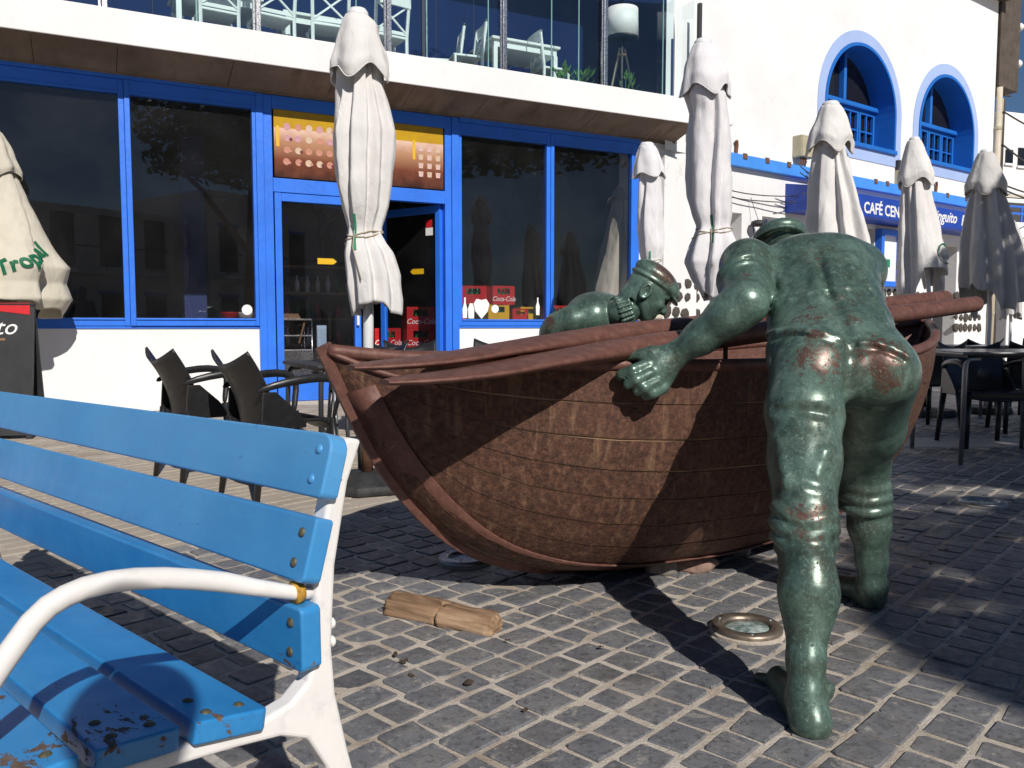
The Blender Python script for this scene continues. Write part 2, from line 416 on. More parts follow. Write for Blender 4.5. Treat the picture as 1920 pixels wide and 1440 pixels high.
# light granite slabs: under the bench and by the tables
M['granite'] = plain('light_granite', (.40, .375, .345), .8, 0, .2, 40, .3, 200)
for k in range(6):
    v0 = uv(-.55, 1.72)[1] - .7 + k * .6
    ps = [xy(STRIP - .45, v0 + .006), xy(STRIP - .03, v0 + .006), xy(STRIP - .03, v0 + .594), xy(STRIP - .45, v0 + .594)]
    MB().add([(x, y, -.03) for x, y in ps] + [(x, y, .001) for x, y in ps], [(3,2,1,0),(4,5,6,7),(0,1,5,4),(1,2,6,5),(2,3,7,6),(3,0,4,7)]).build('granite_slab', M['granite'], plaza, bev=.004)
for k in range(4):
    MB().box(3.03 + k * .9, 3.92 + k * .9, 6.44, 6.96, -.03, .001).build('granite_slab', M['granite'], plaza, bev=.004)
# ================================================================ cafe with glass front (local x along the front, y into the building)
A0 = Vector((-2.332, 10.026, 0)); ARZ = math.atan2(.4555, .8902)
def TA(s, off, z=0.0):
    """off is measured from the front towards the plaza"""
    c, q = math.cos(ARZ), math.sin(ARZ); y = -off
    return Vector((A0.x + s * c - y * q, A0.y + s * q + y * c, z))
cafe = thing('cafe_building', 'white cafe with blue framed shop windows under a concrete slab and glazed terrace', 'building', A0, ARZ)
S0, S1 = -6.0, 5.75
def part(name, mat, *boxes, parent=None, bev=.004):
    for b in boxes: o = MB().box(*b).build(name, mat, parent or cafe, bev=bev)
    return o
# plinth walls and pillar
part('plinth_wall', M['white'], (S0, -.515, 0.0, .22, 0, .945))
part('plinth_wall', M['white'], (1.83, 4.67, 0.0, .22, 0, .945))
part('pillar', M['white'], (4.672, S1, -.02, .5, 0, 3.597))
part('threshold', M['granite'], (-.52, 1.835, -.10, .3, 0, .045))
zt = 3.6
F = M['blue_frame']
def window(s0, s1, z0, z1, left=.05, right=.05, bot=.085, top=.15, y0=-.03, y1=.06):
    w = thing_part('window', cafe)
    part('frame', F, (s0, s0 + left, y0, y1, z0, z1), parent=w)
    part('frame', F, (s1 - right, s1, y0, y1, z0, z1), parent=w)
    part('frame', F, (s0 + left, s1 - right, y0 + .003, y1, z0, z0 + bot), parent=w)
    part('frame', F, (s0 + left, s1 - right, y0 + .003, y1, z1 - top, z1), parent=w)
    part('glazing_bead', F, (s0 + left, s1 - right, y0 - .012, y0 + .01, z0 + bot - .02, z0 + bot), (s0 + left, s1 - right, y0 - .012, y0 + .01, z1 - top, z1 - top + .02), parent=w, bev=.002)
    part('pane', M['glass'], (s0 + left, s1 - right, .010, .016, z0 + bot, z1 - top), parent=w, bev=0)
    return w
def thing_part(name, parent):
    o = bpy.data.objects.new(name, None); C.objects.link(o); o.parent = parent; o.empty_display_size = .1; return o
window(-4.6, -2.065, .945, zt - .03, .05, .055)
window(-2.062, -.70, .945, zt - .03, .055, .04, y0=-.045)
window(S0, -4.603, .945, zt - .03)
window(1.832, 3.195, .945, zt - .05, .045, .06)
window(3.198, 4.668, .945, zt - .05, .05, .14, y0=-.04)
part('mullion', F, (-.698, -.615, -.05, .08, .0, zt), bev=.004)
part('mullion', F, (-.612, -.515, -.035, .08, .0, zt), bev=.004)
part('mullion', F, (1.64, 1.73, -.035, .08, .045, zt), bev=.004)
part('mullion', F, (1.733, 1.83, -.05, .08, .045, zt), bev=.004)
part('head_rail', F, (S0, -.70, -.06, .1, zt - .028, zt + .03), (1.84, 4.668, -.055, .1, zt - .048, zt + .03))
# small painted edge below the sill
part('sill_line', F, (S0, -.70, -.016, .05, .915, .943), (1.84, 4.668, -.016, .05, .915, .943), bev=.002)
# door bay: transom with printed menu, fixed leaf and open leaf
part('transom', F, (-.513, 1.64, -.04, .07, 2.50, 2.66))
part('transom', F, (-.513, 1.64, -.04, .07, 3.45, zt))
fx = thing_part('door', cafe)
part('frame', F, (-.50, -.42, -.03, .05, .05, 2.497), (.44, .52, -.03, .05, .05, 2.497), (-.42, .44, -.027, .05, 2.40, 2.497), (-.42, .44, -.027, .05, .05, .30), parent=fx)
part('pane', M['glass'], (-.42, .44, .008, .014, .30, 2.40), parent=fx, bev=0)
part('handle', M['white_metal'], (.455, .485, -.075, -.03, .95, 1.15), parent=fx)
ar = MB().prism([(0, -.035), (.19, -.035), (.235, 0), (.19, .035), (0, .035)], 0, .002).build('arrow_sticker', M['yellow'], fx, loc=(.0, .004, 1.72))
op = thing_part('door', cafe); op.location = (1.62, .05, 0); op.rotation_euler = (0, 0, R(-62))
part('frame', F, (-.08, 0, -.03, .03, .05, 2.497), (-1.06, -.98, -.03, .03, .05, 2.497), (-.98, -.08, -.027, .03, 2.40, 2.497), (-.98, -.08, -.027, .03, .05, .25), parent=op)
part('pane', M['glass'], (-.98, -.08, -.003, .003, .25, 2.40), parent=op, bev=0)
MB().prism([(0, -.035), (-.19, -.035), (-.235, 0), (-.19, .035), (0, .035)], 0, .002).build('arrow_sticker', M['yellow'], op, loc=(-.30, -.006, 1.66))
part('notice_sticker', M['white_print'], (-.26, -.14, -.007, -.004, 2.12, 2.22), parent=op, bev=0)
part('notice_sticker', M['red'], (-.25, -.15, -.009, -.007, 2.22, 2.32), parent=op, bev=0)
# printed ice cream menu above the door
def m_menu():
    t = NT('menu_print'); sp = t.n('ShaderNodeSeparateXYZ'); t.set(sp.inputs[0], t.co('Object'))
    z = sp.outputs[2]
    c = t.ramp(t.math('DIVIDE', z, .77), [(.02, (.035, .012, .008)), (.28, (.16, .045, .022)), (.55, (.46, .25, .14)), (.745, (.72, .50, .40)), (.755, (.50, .30, .01)), (1, (.50, .30, .01))])
    c = t.mix(t.math('MULTIPLY', t.ramp(t.noise(6, 4), [(.4, 0), (.7, 1)]), .3), c, (.30, .10, .05))
    return t.fin(c, .25, 0, .5)
menu = thing_part('menu_sign', cafe); menu.location = (-.513, -.028, 2.663)
part('board', m_menu(), (.02, 2.135, 0, .02, .012, .785), parent=menu)
M['ice'] = [plain('ice_%d' % i, c, .4) for i, c in enumerate([(.60, .42, .37), (.50, .22, .15), (.14, .02, .03), (.58, .42, .30), (.52, .26, .29)])]
rr = random.Random(11)
for row in range(4):
    for k in range(9):
        zc = .60 - row * .135; xc = .17 + k * .128 + rr.uniform(-.012, .012)
        mt = M['ice'][rr.choice((0, 0, 3, 1, 4))] if row < 2 else M['ice'][rr.choice((1, 1, 3, 1))]
        MB().prism([(.040 * math.cos(a * .5236), .040 * math.sin(a * .5236)) for a in range(12)], 0, .002).build('scoop_picture', mt, menu, loc=(xc, -.003, zc))
        if rr.random() < .45:
            MB().prism([(.020 * math.cos(a * .785), .018 * math.sin(a * .785)) for a in range(8)], 0, .002).build('berry_picture', M['ice'][rr.choice((2, 2, 1))], menu, loc=(xc + .035, -.0055, zc - .01))
for x in (.045, 1.72): part('price_bar', M['yellow'], (x, x + .035, -.004, -.001, .36, .60), parent=menu, bev=0)
for row in range(4):
    for k in range(3):
        x, z = 1.83 + k * .115, .50 - row * .105
        MB().prism([(-.026, -.03), (.026, -.03), (.034, .035), (-.034, .035)], 0, .002).build('cup_picture', M['ice'][rr.choice((0, 3))], menu, loc=(x, -.003, z))
# interior room
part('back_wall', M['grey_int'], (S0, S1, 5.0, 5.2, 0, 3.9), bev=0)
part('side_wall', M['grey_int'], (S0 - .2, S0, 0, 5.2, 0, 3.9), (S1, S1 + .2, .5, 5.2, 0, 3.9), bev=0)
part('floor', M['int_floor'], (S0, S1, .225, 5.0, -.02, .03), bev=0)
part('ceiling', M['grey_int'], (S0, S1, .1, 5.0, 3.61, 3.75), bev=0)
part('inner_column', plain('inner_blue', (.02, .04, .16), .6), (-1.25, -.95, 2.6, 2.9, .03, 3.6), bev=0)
part('picture_frame', M['dark'], (3.2, 4.4, 4.93, 4.99, 1.2, 2.5)); part('picture', plain('picture_print', (.04, .06, .14), .4), (3.28, 4.32, 4.90, 4.928, 1.28, 2.42), bev=0)
for k in range(6):
    m = MB(); x0 = .6 + k * .75; m.tube([(x0, 3.2, 3.2), (x0 + .2, 3.2, 2.75), (x0 + .38, 3.2, 2.6), (x0 + .56, 3.2, 2.75), (x0 + .75, 3.2, 3.2)], .035, 6)
    m.build('garland', M['dark'], cafe)
M['fish'] = M['dark']
MB().prism([(0, 0), (.18, .14), (.25, .26), (.45, .26), (.5, .14), (.72, .05), (.9, .16), (.88, -.16), (.72, -.06), (.5, -.14), (.36, -.28), (.2, -.14)], 0, .04).build('fish_cutout', M['dark'], cafe, loc=(2.3, 3.4, 1.62))
# slab over the windows: white fascia, sloping soffit boards
part('slab', M['white'], (S0, 5.28, -.58, .02, 3.775, 4.115), (S0, 5.28, .03, 2.6, 3.80, 4.06), bev=.008)
so = random.Random(5); s = S0
while s < 5.27:
    w = min(so.uniform(.75, 1.15), 5.27 - s)
    m = MB(); d_ = so.uniform(-.002, .002)
    m.add([(s + .003, -.565, 3.772 + d_), (s + w - .003, -.565, 3.772 + d_), (s + w - .003, .02, 3.60 + d_), (s + .003, .02, 3.60 + d_),
           (s + .003, -.565, 3.80), (s + w - .003, -.565, 3.80), (s + w - .003, .02, 3.76), (s + .003, .02, 3.76)],
          [(0,1,2,3),(4,7,6,5),(0,4,5,1),(1,5,6,2),(2,6,7,3),(3,7,4,0)])
    m.build('soffit_panel', M['concrete'], cafe)
    s += w
part('soffit_strip', M['concrete'], (S0, 5.27, -.075, -.012, 3.606, 3.632), bev=.003)
# upper storey behind the terrace
part('upper_floor', M['dark'], (S0, 5.2, -.3, 2.4, 4.062, 4.07), bev=0)
part('upper_glazing', M['glass_sky'], (S0, 9.0, 2.42, 2.45, 4.07, 7.2), bev=0)
for s in (-3.4, -1.2, 2.3, 6.0): part('glazing_bar', M['dark'], (s - .025, s + .025, 2.38, 2.418, 4.07, 7.2))
part('terrace_roof', M['white_b'], (S0, 5.2, .9, 2.6, 7.2, 7.4))
M['amber'] = plain('copper_lamp', (.30, .12, .05), .35, .6)
for s in (1.75, 2.35, 2.98, -1.6):
    lp = thing('pendant_lamp', {1.75: 'copper pendant lamp hanging inside the terrace, left of the pair', 2.35: 'copper pendant lamp hanging inside the terrace, right of the pair', 2.98: 'slim dark pendant lamp above the terrace dining table', -1.6: 'copper pendant lamp hanging at the far left of the terrace'}[s], 'lamp', TA(s, -2.0, 4.75), ARZ, 'pendant lamps of the terrace')
    MB().lathe([(.13, 0), (.11, .03), (.05, .08), (.02, .12), (.014, .2)], 16).build('shade', M['amber'], lp, True)
    MB().lathe([(.004, .19), (.004, 1.9)], 6).build('cord', M['dark'], lp)
    MB().lathe([(.125, -.004), (.125, .004)], 16).build('bulb_disc', M['white_print'], lp, True)
# glass balustrade along the terrace edge
bal = thing('glass_balustrade', 'teal tinted glass windbreak with steel posts along the terrace edge', 'balustrade', TA(0, .52, 4.118), ARZ)
posts = [-3.75, -2.23, -.735, .743, 2.246, 3.738]
for s in posts:
    MB().box(s - .028, s + .028, -.03, .03, 0, 1.75).build('post', M['steel'], bal, bev=.006)
    MB().box(s - .06, s - .034, -.02, .01, 0, 1.75).build('clamp_strip', M['steel'], bal, bev=.003)
joints = [-5.5, -3.75, -3.05, -2.23, -1.35, -.735, .375, .743, 1.237, 2.05, 2.246, 2.95, 3.36, 3.738, 4.72]
for a, b in zip(joints[:-1], joints[1:]):
    MB().box(a + .004, b - .014, .034, .046, .012, 1.75).build('pane', M['glass_teal'], bal)
    MB().box(b - .0135, b - .001, .033, .047, .012, 1.75).build('pane_edge', M['glass_edge'], bal)
MB().box(4.72, 4.88, .034, .046, .012, 1.34).build('pane', M['glass_teal'], bal)
MB().box(4.895, 4.907, .03, .42, .012, 1.34).build('pane', M['glass_teal'], bal)
MB().box(5.20, 5.212, -.01, .36, .012, 1.36).build('pane', M['glass_teal'], bal)
MB().box(5.48, 5.53, .20, .26, -.25, 1.45).build('post', M['dark'], bal, bev=.004)
MB().box(4.86, 4.892, .03, .05, .0, .8).build('clamp_strip', plain('navy_metal', (.01, .03, .10), .5), bal, bev=.003)
# ---------------------------------------------------------------- terrace furniture
M['mint'] = plain('pale_painted_wood', (.72, .76, .74), .45, 0, .05)
def x_chair(s, off, rz, label):
    t = thing('terrace_chair', label, 'chair', TA(s, off, 4.072), ARZ + rz, 'cross back chairs on the terrace')
    w = .21
    MB().box(-w, w, -.2, .2, .43, .46).build('seat', M['mint'], t, bev=.008)
    for sx in (-1, 1):
        MB().tube([(sx * w, -.19, 0), (sx * w, -.19, .45), (sx * (w + .01), -.25, .9)], .022, 6).build('leg', M['mint'], t)
        MB().tube([(sx * w, .18, 0), (sx * w, .18, .44)], .02, 6).build('leg', M['mint'], t)
        MB().tube([(sx * (w - .02), -.205, .50), (-sx * (w - .02), -.24, .80)], .014, 4).build('cross_slat', M['mint'], t)
    m = MB(); P = []
    for i in range(9):
        x = -w - .03 + i * (2 * w + .06) / 8; y = -.235 - .035 * math.cos((i - 4) / 4 * 1.2)
        P.append((x, y))
    for y_ in (0,):
        m.grid([[(x, y - .012, z) for x, y in P] for z in (.79, .93)]); m.grid([[(x, y + .012, z) for x, y in P] for z in (.79, .93)])
        m.grid([[(x, y + d, .93) for x, y in P] for d in (-.012, .012)]); m.grid([[(x, y + d, .79) for x, y in P] for d in (-.012, .012)])
    m.build('top_rail', M['mint'], t)
    MB().box(-w, w, -.205, -.185, .47, .51).build('rail', M['mint'], t)
    return t
def dining(s, off, w, d, label, rz=0):
    t = thing('terrace_table', label, 'table', TA(s, off, 4.072), ARZ + rz, 'pale tables on the terrace')
    MB().box(-w/2, w/2, -d/2, d/2, .71, .745).build('table_top', M['mint'], t, bev=.005)
    MB().box(-w/2 + .04, w/2 - .04, -d/2 + .04, d/2 - .04, .62, .708).build('apron', M['mint'], t)
    for sx in (-1, 1):
        for sy in (-1, 1): MB().box(sx * (w/2 - .06) - .03, sx * (w/2 - .06) + .03, sy * (d/2 - .06) - .03, sy * (d/2 - .06) + .03, 0, .618).build('leg', M['mint'], t, bev=.004)
    return t
x_chair(-.45, -.22, R(8), 'pale cross back chair behind the leftmost steel posts of the terrace')
x_chair(.22, -.22, R(-4), 'pale cross back chair left of the tall folded umbrella top, on the terrace')
x_chair(.95, -.24, R(6), 'pale cross back chair right of the tall folded umbrella top, on the terrace')
x_chair(-1.05, -.35, R(5), 'leftmost pale cross back chair of the terrace')
dining(-1.0, -.72, 1.0, .7, 'pale painted table at the left end of the terrace')
dining(.45, -.95, 1.35, .7, 'pale painted table behind the two middle terrace chairs')
x_chair(2.15, -.50, R(82), 'pale chair seen from the side, left of the right hand terrace table')
x_chair(1.98, -.80, R(75), 'pale chair half hidden behind the sideways terrace chair')
dining(2.98, -.62, 1.05, .75, 'pale painted table at the right of the terrace beside the floor lamp')
x_chair(3.46, -.45, R(-95), 'pale chair at the right end of the terrace table by the potted plants')
lamp = thing('floor_lamp', 'tripod floor lamp with white drum shade on the terrace', 'lamp', TA(4.56, -.28, 4.072), ARZ)
MB().lathe([(.235, 0), (.225, .40), (.22, .40), (.23, 0)], 32, (0, 0, 1.04)).build('shade', M['white_print'], lamp, True)
MB().lathe([(.012, .62), (.012, 1.12)], 10).build('stem', M['dark'], lamp, True)
MB().lathe([(.06, .78), (.06, .80)], 16).build('collar', M['wood'], lamp)
for k in range(3):
    a = R(90 + 120 * k + 25); MB().tube([(.26 * math.cos(a), .26 * math.sin(a), 0), (.035 * math.cos(a), .035 * math.sin(a), .9)], .018, 6).build('leg', plain('pale_wood', (.45, .38, .28), .5) if k == 0 else lamp.children[-1].data.materials[0], lamp)
def pot_plant(s, off, h, n, seed, label):
    t = thing('potted_plant', label, 'plant', TA(s, off, 4.072), ARZ, 'potted plants on the terrace'); r_ = random.Random(seed)
    MB().lathe([(.07, 0), (.10, .2), (.09, .2), (.085, .17)], 14).build('pot', M['dark'], t, True)
    for k in range(n):
        a = r_.uniform(0, 6.28); q = r_.uniform(.05, .19); z = r_.uniform(.55, 1) * h; l = r_.uniform(.10, .16); w = l * .24
        b = Vector((q * math.cos(a), q * math.sin(a), z)); u = Vector((math.cos(a) * .5, math.sin(a) * .5, r_.uniform(.5, 1.1))).normalized(); sd = u.cross(Vector((0, 0, 1))).normalized()
        m = MB(); m.add([b - u * l * .5, b + sd * w, b + u * l * .6, b - sd * w, b + u.cross(sd) * w * .4], [(0, 1, 4), (1, 2, 4), (2, 3, 4), (3, 0, 4)])
        m.build('leaf', M['leaf'], t)
        if k % 2 == 0: MB().tube([(0, 0, .17), b - u * l * .4], .006, 5).build('stem', M['leaf'], t)
pot_plant(3.42, -.06, .42, 16, 1, 'bushy green succulent in a pot beside the right terrace chair')
pot_plant(3.72, -.06, .47, 16, 2, 'green succulent between two glass joints left of the floor lamp')
pot_plant(4.50, -.10, .50, 10, 3, 'upright green plant between the legs of the tripod lamp')
# ================================================================ white house with arched windows
B0 = Vector((2.7, 12.6, 0)); BRZ = math.atan2(.59815, .80138)
def TB(s, off, z=0.0):
    c, q = math.cos(BRZ), math.sin(BRZ); y = -off
    return Vector((B0.x + s * c - y * q, B0.y + s * q + y * c, z))
hb = thing('white_house', 'white plastered house with two arched blue windows above a blue ledge', 'building', B0, BRZ)
def bpart(name, mat, *boxes, parent=None, bev=.004):
    for b in boxes: o = MB().box(*b).build(name, mat, parent or hb, bev=bev)
    return o
def arch_pts(c, hw, zs, rise, z0, n=28):
    pts = [(c - hw, z0)]
    for i in range(n + 1):
        a = math.pi - math.pi * i / n; pts.append((c + hw * math.cos(a), zs + rise * math.sin(a)))
    pts.append((c + hw, z0)); return pts
HT = 8.4
ARC = [(4.52, 1.16), (7.68, 1.14)]
ZS, Z0, RISE = 4.84, 4.19, 1.16
def wall_arch(xa, xb, c, hw):
    """wall panel xa..xb, z 3.55..HT with an arched hole"""
    inner = arch_pts(c, hw, ZS, RISE, Z0)
    n = len(inner); outer = []
    for x, z in inner:
        dx, dz = x - c, z - ZS
        if z <= Z0 + 1e-6: outer.append((xa if x < c else xb, Z0)); continue
        k = min((xb - c if dx > 0 else c - xa) / max(abs(dx), 1e-6), (HT - ZS) / max(dz, 1e-6)); outer.append((c + dx * k, ZS + dz * k))
    m = MB(); vs = [(x, 0, z) for x, z in inner] + [(x, 0, z) for x, z in outer] + [(x, .5, z) for x, z in inner]
    fs = [(i, i+1, n+i+1, n+i) for i in range(n-1)]
    m.add(vs, fs)
    # corner triangles
    for i in range(n-1):
        (x1, z1), (x2, z2) = outer[i], outer[i+1]
        if abs(x1 - x2) > 1e-6 and abs(z1 - z2) > 1e-6:
            q = (xa if min(x1, x2) <= xa + 1e-4 else xb, HT); m.add([(x1, 0, z1), (x2, 0, z2), (q[0], 0, q[1])], [(0, 1, 2)])
    m.add([(xa, 0, 3.5), (xb, 0, 3.5), (xb, 0, Z0), (xa, 0, Z0)], [(0, 1, 2, 3)])
    return m.build('wall', M['white_b'], hb)
wall_arch(-.6, 6.1, *ARC[0]); wall_arch(6.1, 9.74, *ARC[1])
bpart('side_wall', M['white_b'], (9.55, 9.745, .004, 5.0, 0, HT), bev=0)
for q, (c, hw) in enumerate(ARC):
    w = bpy.data.objects.new('window', None); C.objects.link(w); w.parent = hb
    # pale blue painted surround
    i1 = arch_pts(c, hw + .006, ZS, RISE + .006, Z0 - .02); o1 = arch_pts(c, hw + .21, ZS, RISE + .21, Z0 - .24); n = len(i1)
    m = MB(); vs = [(x, -.012, z) for x, z in i1] + [(x, -.012, z) for x, z in o1] + [(x, .01, z) for x, z in o1]
    m.add(vs, [(i, i+1, n+i+1, n+i) for i in range(n-1)] + [(n+i, n+i+1, 2*n+i+1, 2*n+i) for i in range(n-1)])
    m.add([(c - hw - .21, -.012, Z0 - .24), (c + hw + .21, -.012, Z0 - .24), (c + hw + .006, -.012, Z0 - .02), (c - hw - .006, -.012, Z0 - .02)], [(0, 1, 2, 3)])
    m.build('surround', M['blue_pale'], w)
    # blue reveal with raised rim
    ii = arch_pts(c, hw, ZS, RISE, Z0); m = MB()
    rim = arch_pts(c, hw - .055, ZS, RISE - .055, Z0 + .05)
    m.add([(x, -.03, z) for x, z in ii] + [(x, -.03, z) for x, z in rim] + [(x, .46, z) for x, z in rim] + [(x, .0, z) for x, z in ii],
          [(i, i+1, n+i+1, n+i) for i in range(n-1)] + [(n+i, n+i+1, 2*n+i+1, 2*n+i) for i in range(n-1)] + [(3*n+i, 3*n+i+1, i+1, i) for i in range(n-1)])
    m.build('reveal', M['blue_win'], w)
    bpart('sill', M['blue_win'], (c - hw - .02, c + hw + .02, -.06, .46, Z0 - .03, Z0 + .05), parent=w, bev=.012)
    hw2 = hw - .06
    ft = arch_pts(c, hw2, ZS, RISE - .06, Z0 + .05)
    m = MB(); m.add([(x, .445, z) for x, z in ft], [tuple(range(len(ft)))]); m.build('pane', M['glass_dark'], w)
    bpart('transom', M['blue_win'], (c - hw2, c + hw2 - .0, .30, .45, 5.0, 5.09), parent=w, bev=.02)
    bpart('mullion', M['blue_win'], (c - .04, c + .04, .33, .45, 5.09, 5.92), parent=w, bev=.012)
    xs = [c - hw2, c - hw2 * .5, c, c + hw2 * .5, c + hw2]
    for k in range(4):
        a, b = xs[k] + .01, xs[k+1] - .01
        s_ = bpy.data.objects.new('sash', None); C.objects.link(s_); s_.parent = hb; 
        s_.parent = w
        bx = [(a, a + .05, .37, .435, 4.24, 4.995), (b - .05, b, .37, .435, 4.24, 4.995), (a + .05, b - .05, .372, .435, 4.24, 4.30), (a + .05, b - .05, .372, .435, 4.93, 4.995),
              ((a+b)/2 - .014, (a+b)/2 + .014, .38, .43, 4.30, 4.93), (a + .05, (a+b)/2 - .0145, .38, .43, 4.60, 4.628), ((a+b)/2 + .0145, b - .05, .38, .43, 4.60, 4.628)]
        bpy.data.objects.remove(s_)
        for b_ in bx: MB().box(*b_).build('sash_bar', M['blue_win'], w, bev=.004)
bpart('paper_notice', M['white_print'], (6.95, 7.35, .425, .435, 5.10, 5.55), bev=0)
# ledge and lower wall
bpart('ledge', M['blue_band'], (.2, 9.74, -.10, .2, 3.42, 3.612), bev=.01)
M['rustblock'] = plain('rusty_block', (.16, .07, .03), .9, 0, .3, 20)
for s in (1.06, 1.62, 2.20, 4.85, 5.25, 7.55, 8.35, 3.4, 6.4): bpart('bracket', M['rustblock'], (s, s + .09, -.115, -.09, 3.545, 3.63), bev=.003)
def lower(s0, s1, z0, z1): bpart('lower_wall', M['white'], (s0, s1, .0, .3, z0, z1), bev=0)
lower(-.6, .35, 0, 3.42); lower(.352, 1.18, 2.72, 3.42); lower(1.182, 1.70, 0, 3.42); lower(1.702, 2.62, 2.72, 3.42); lower(1.702, 2.62, 0, 1.95); lower(2.622, 4.75, 0, 3.42)
lower(4.752, 5.08, 2.75, 3.42); lower(5.082, 7.35, 0, 3.42); lower(7.352, 8.3, 2.6, 3.42); lower(8.302, 9.74, 0, 3.42)
bpart('recess_back', M['white'], (.352, 1.18, .45, .5, 0, 2.74), (1.702, 2.62, .40, .45, 1.93, 2.74), bev=0)
bpart('recess_side', M['white'], (1.15, 1.18, .30, .45, 0, 2.74), bev=0)
bpart('doorway', M['dark'], (4.752, 5.08, .25, .32, 0, 2.76), (7.352, 8.3, .25, .32, 0, 2.62), bev=0)
bw = bpy.data.objects.new('barred_window', None); C.objects.link(bw); bw.parent = hb
bpart('pane', M['glass_dark'], (1.76, 2.25, .37, .395, 1.96, 2.70), parent=bw, bev=0)
for k in range(4): MB().tube([(1.80 + k * .14, .2, 1.955), (1.80 + k * .14, .2, 2.715)], .012, 6).build('bar', M['blue_frame'], bw)
# sign box with lettering
sg = bpy.data.objects.new('sign_box', None); C.objects.link(sg); sg.parent = hb
M['sign_blue'] = plain('sign_blue', (.012, .055, .36), .45, 0, .12, 3)
sgm = MB().prism([(-.42, 2.82), (-.45, 2.86), (-.45, 3.22), (0, 3.30), (0, 2.82)], 2.30, 9.0, Matrix(((0, 1, 0, 0), (1, 0, 0, 0), (0, 0, 1, 0), (0, 0, 0, 1)))); sgm.build('housing', M['sign_blue'], sg)
def letters(me, mat, parent, loc, rx=R(90), rz=0.0, name='lettering', sy=1.0, sx=1.0):
    me.materials.clear(); me.materials.append(mat); o = bpy.data.objects.new(name, me); C.objects.link(o); o.parent = parent
    o.location = loc; o.rotation_euler = (rx, 0, rz); o.scale = (sx, sy, 1); return o
def fit_text(body, x0, x1, h, mat, parent, y, zc, shear=0.0, bold=.004):
    me = text_mesh(body, .2, .003, shear, bold); xs = [v.co.x for v in me.vertices]; ys = [v.co.y for v in me.vertices]
    kx = (x1 - x0) / (max(xs) - min(xs)); ky = h / (max(ys) - min(ys))
    for v in me.vertices: v.co = (x0 + (v.co.x - min(xs)) * kx, (v.co.y - (max(ys) + min(ys)) / 2) * ky, v.co.z)
    return letters(me, mat, parent, (0, y, zc))
fit_text('CAFÉ CEN', 3.93, 5.10, .25, M['white_print'], sg, -.454, 3.025)
fit_text('inguito', 6.44, 7.28, .26, M['white_print'], sg, -.454, 3.02, .30, .003); fit_text('E', 7.46, 7.66, .21, M['white_print'], sg, -.454, 3.04, .30, .003)
# blue cabinet on the lower wall
cb = bpy.data.objects.new('menu_cabinet', None); C.objects.link(cb); cb.parent = hb
bpart('frame', M['blue_frame'], (5.1, 5.2, -.14, .0, 1.68, 2.74), (5.78, 5.88, -.14, .0, 1.68, 2.74), (5.2, 5.78, -.14, .0, 1.68, 1.78), (5.2, 5.78, -.14, .0, 2.64, 2.74), parent=cb)
bpart('poster', M['white_print'], (5.2, 5.78, -.05, -.02, 1.78, 2.64), parent=cb, bev=0)
bpart('poster_picture', plain('poster_red', (.4, .03, .05), .5), (5.23, 5.36, -.055, -.051, 1.86, 2.0), parent=cb, bev=0)
bpart('poster_picture', M['green_print'], (5.42, 5.56, -.055, -.051, 2.05, 2.2), parent=cb, bev=0)
# utility boxes, pipes, hole
M['box_beige'] = plain('beige_box', (.42, .38, .26), .5, 0, .12, 8)
ub = thing('utility_box', 'beige utility box on the white wall above the blue ledge', 'utility box', TB(2.47, .16, 3.74), BRZ)
MB().box(0, .36, -.02, .16, 0, .36).build('case', M['box_beige'], ub, bev=.015); MB().box(.01, .35, -.03, -.021, .01, .35).build('lid', M['box_beige'], ub, bev=.008)
for k in range(3): MB().tube([(.08 + k * .06, .05, 0), (.09 + k * .06, .03, -.06), (.07 + k * .07, .06, -.12)], .016, 6).build('cable', M['rustblock'], ub)
ub = thing('meter_box', 'dark and beige meter box below the arched windows', 'utility box', TB(5.72, .08, 3.62), BRZ)
MB().box(0, .30, 0, .08, .0, .27).build('case', M['box_beige'], ub, bev=.01); MB().box(0, .30, 0, .08, .275, .46).build('dark_case', M['dark'], ub, bev=.01)
hm = MB(); hm.lathe([(.09, 0), (.16, 0), (.16, .01), (.09, .012)], 24, M=Matrix.Translation((.80, -.012, 4.2)) @ Matrix.Rotation(R(90), 4, 'X')); hm.build('vent_ring', M['white_b'], hb)
hm = MB(); hm.lathe([(.15, 0), (.15, .012)], 24, M=Matrix.Translation((.80, -.004, 4.2)) @ Matrix.Rotation(R(90), 4, 'X')); hm.build('vent_hole', M['dark'], hb)
for k, (s, z) in enumerate(((.97, 3.66), (7.25, 3.66))): MB().tube([(s, -.03, z - .05), (s + .01, -.04, z + .1), (s - .02, -.05, z + .16)], .028, 6).build('pipe_stub', M['rustblock'], hb)
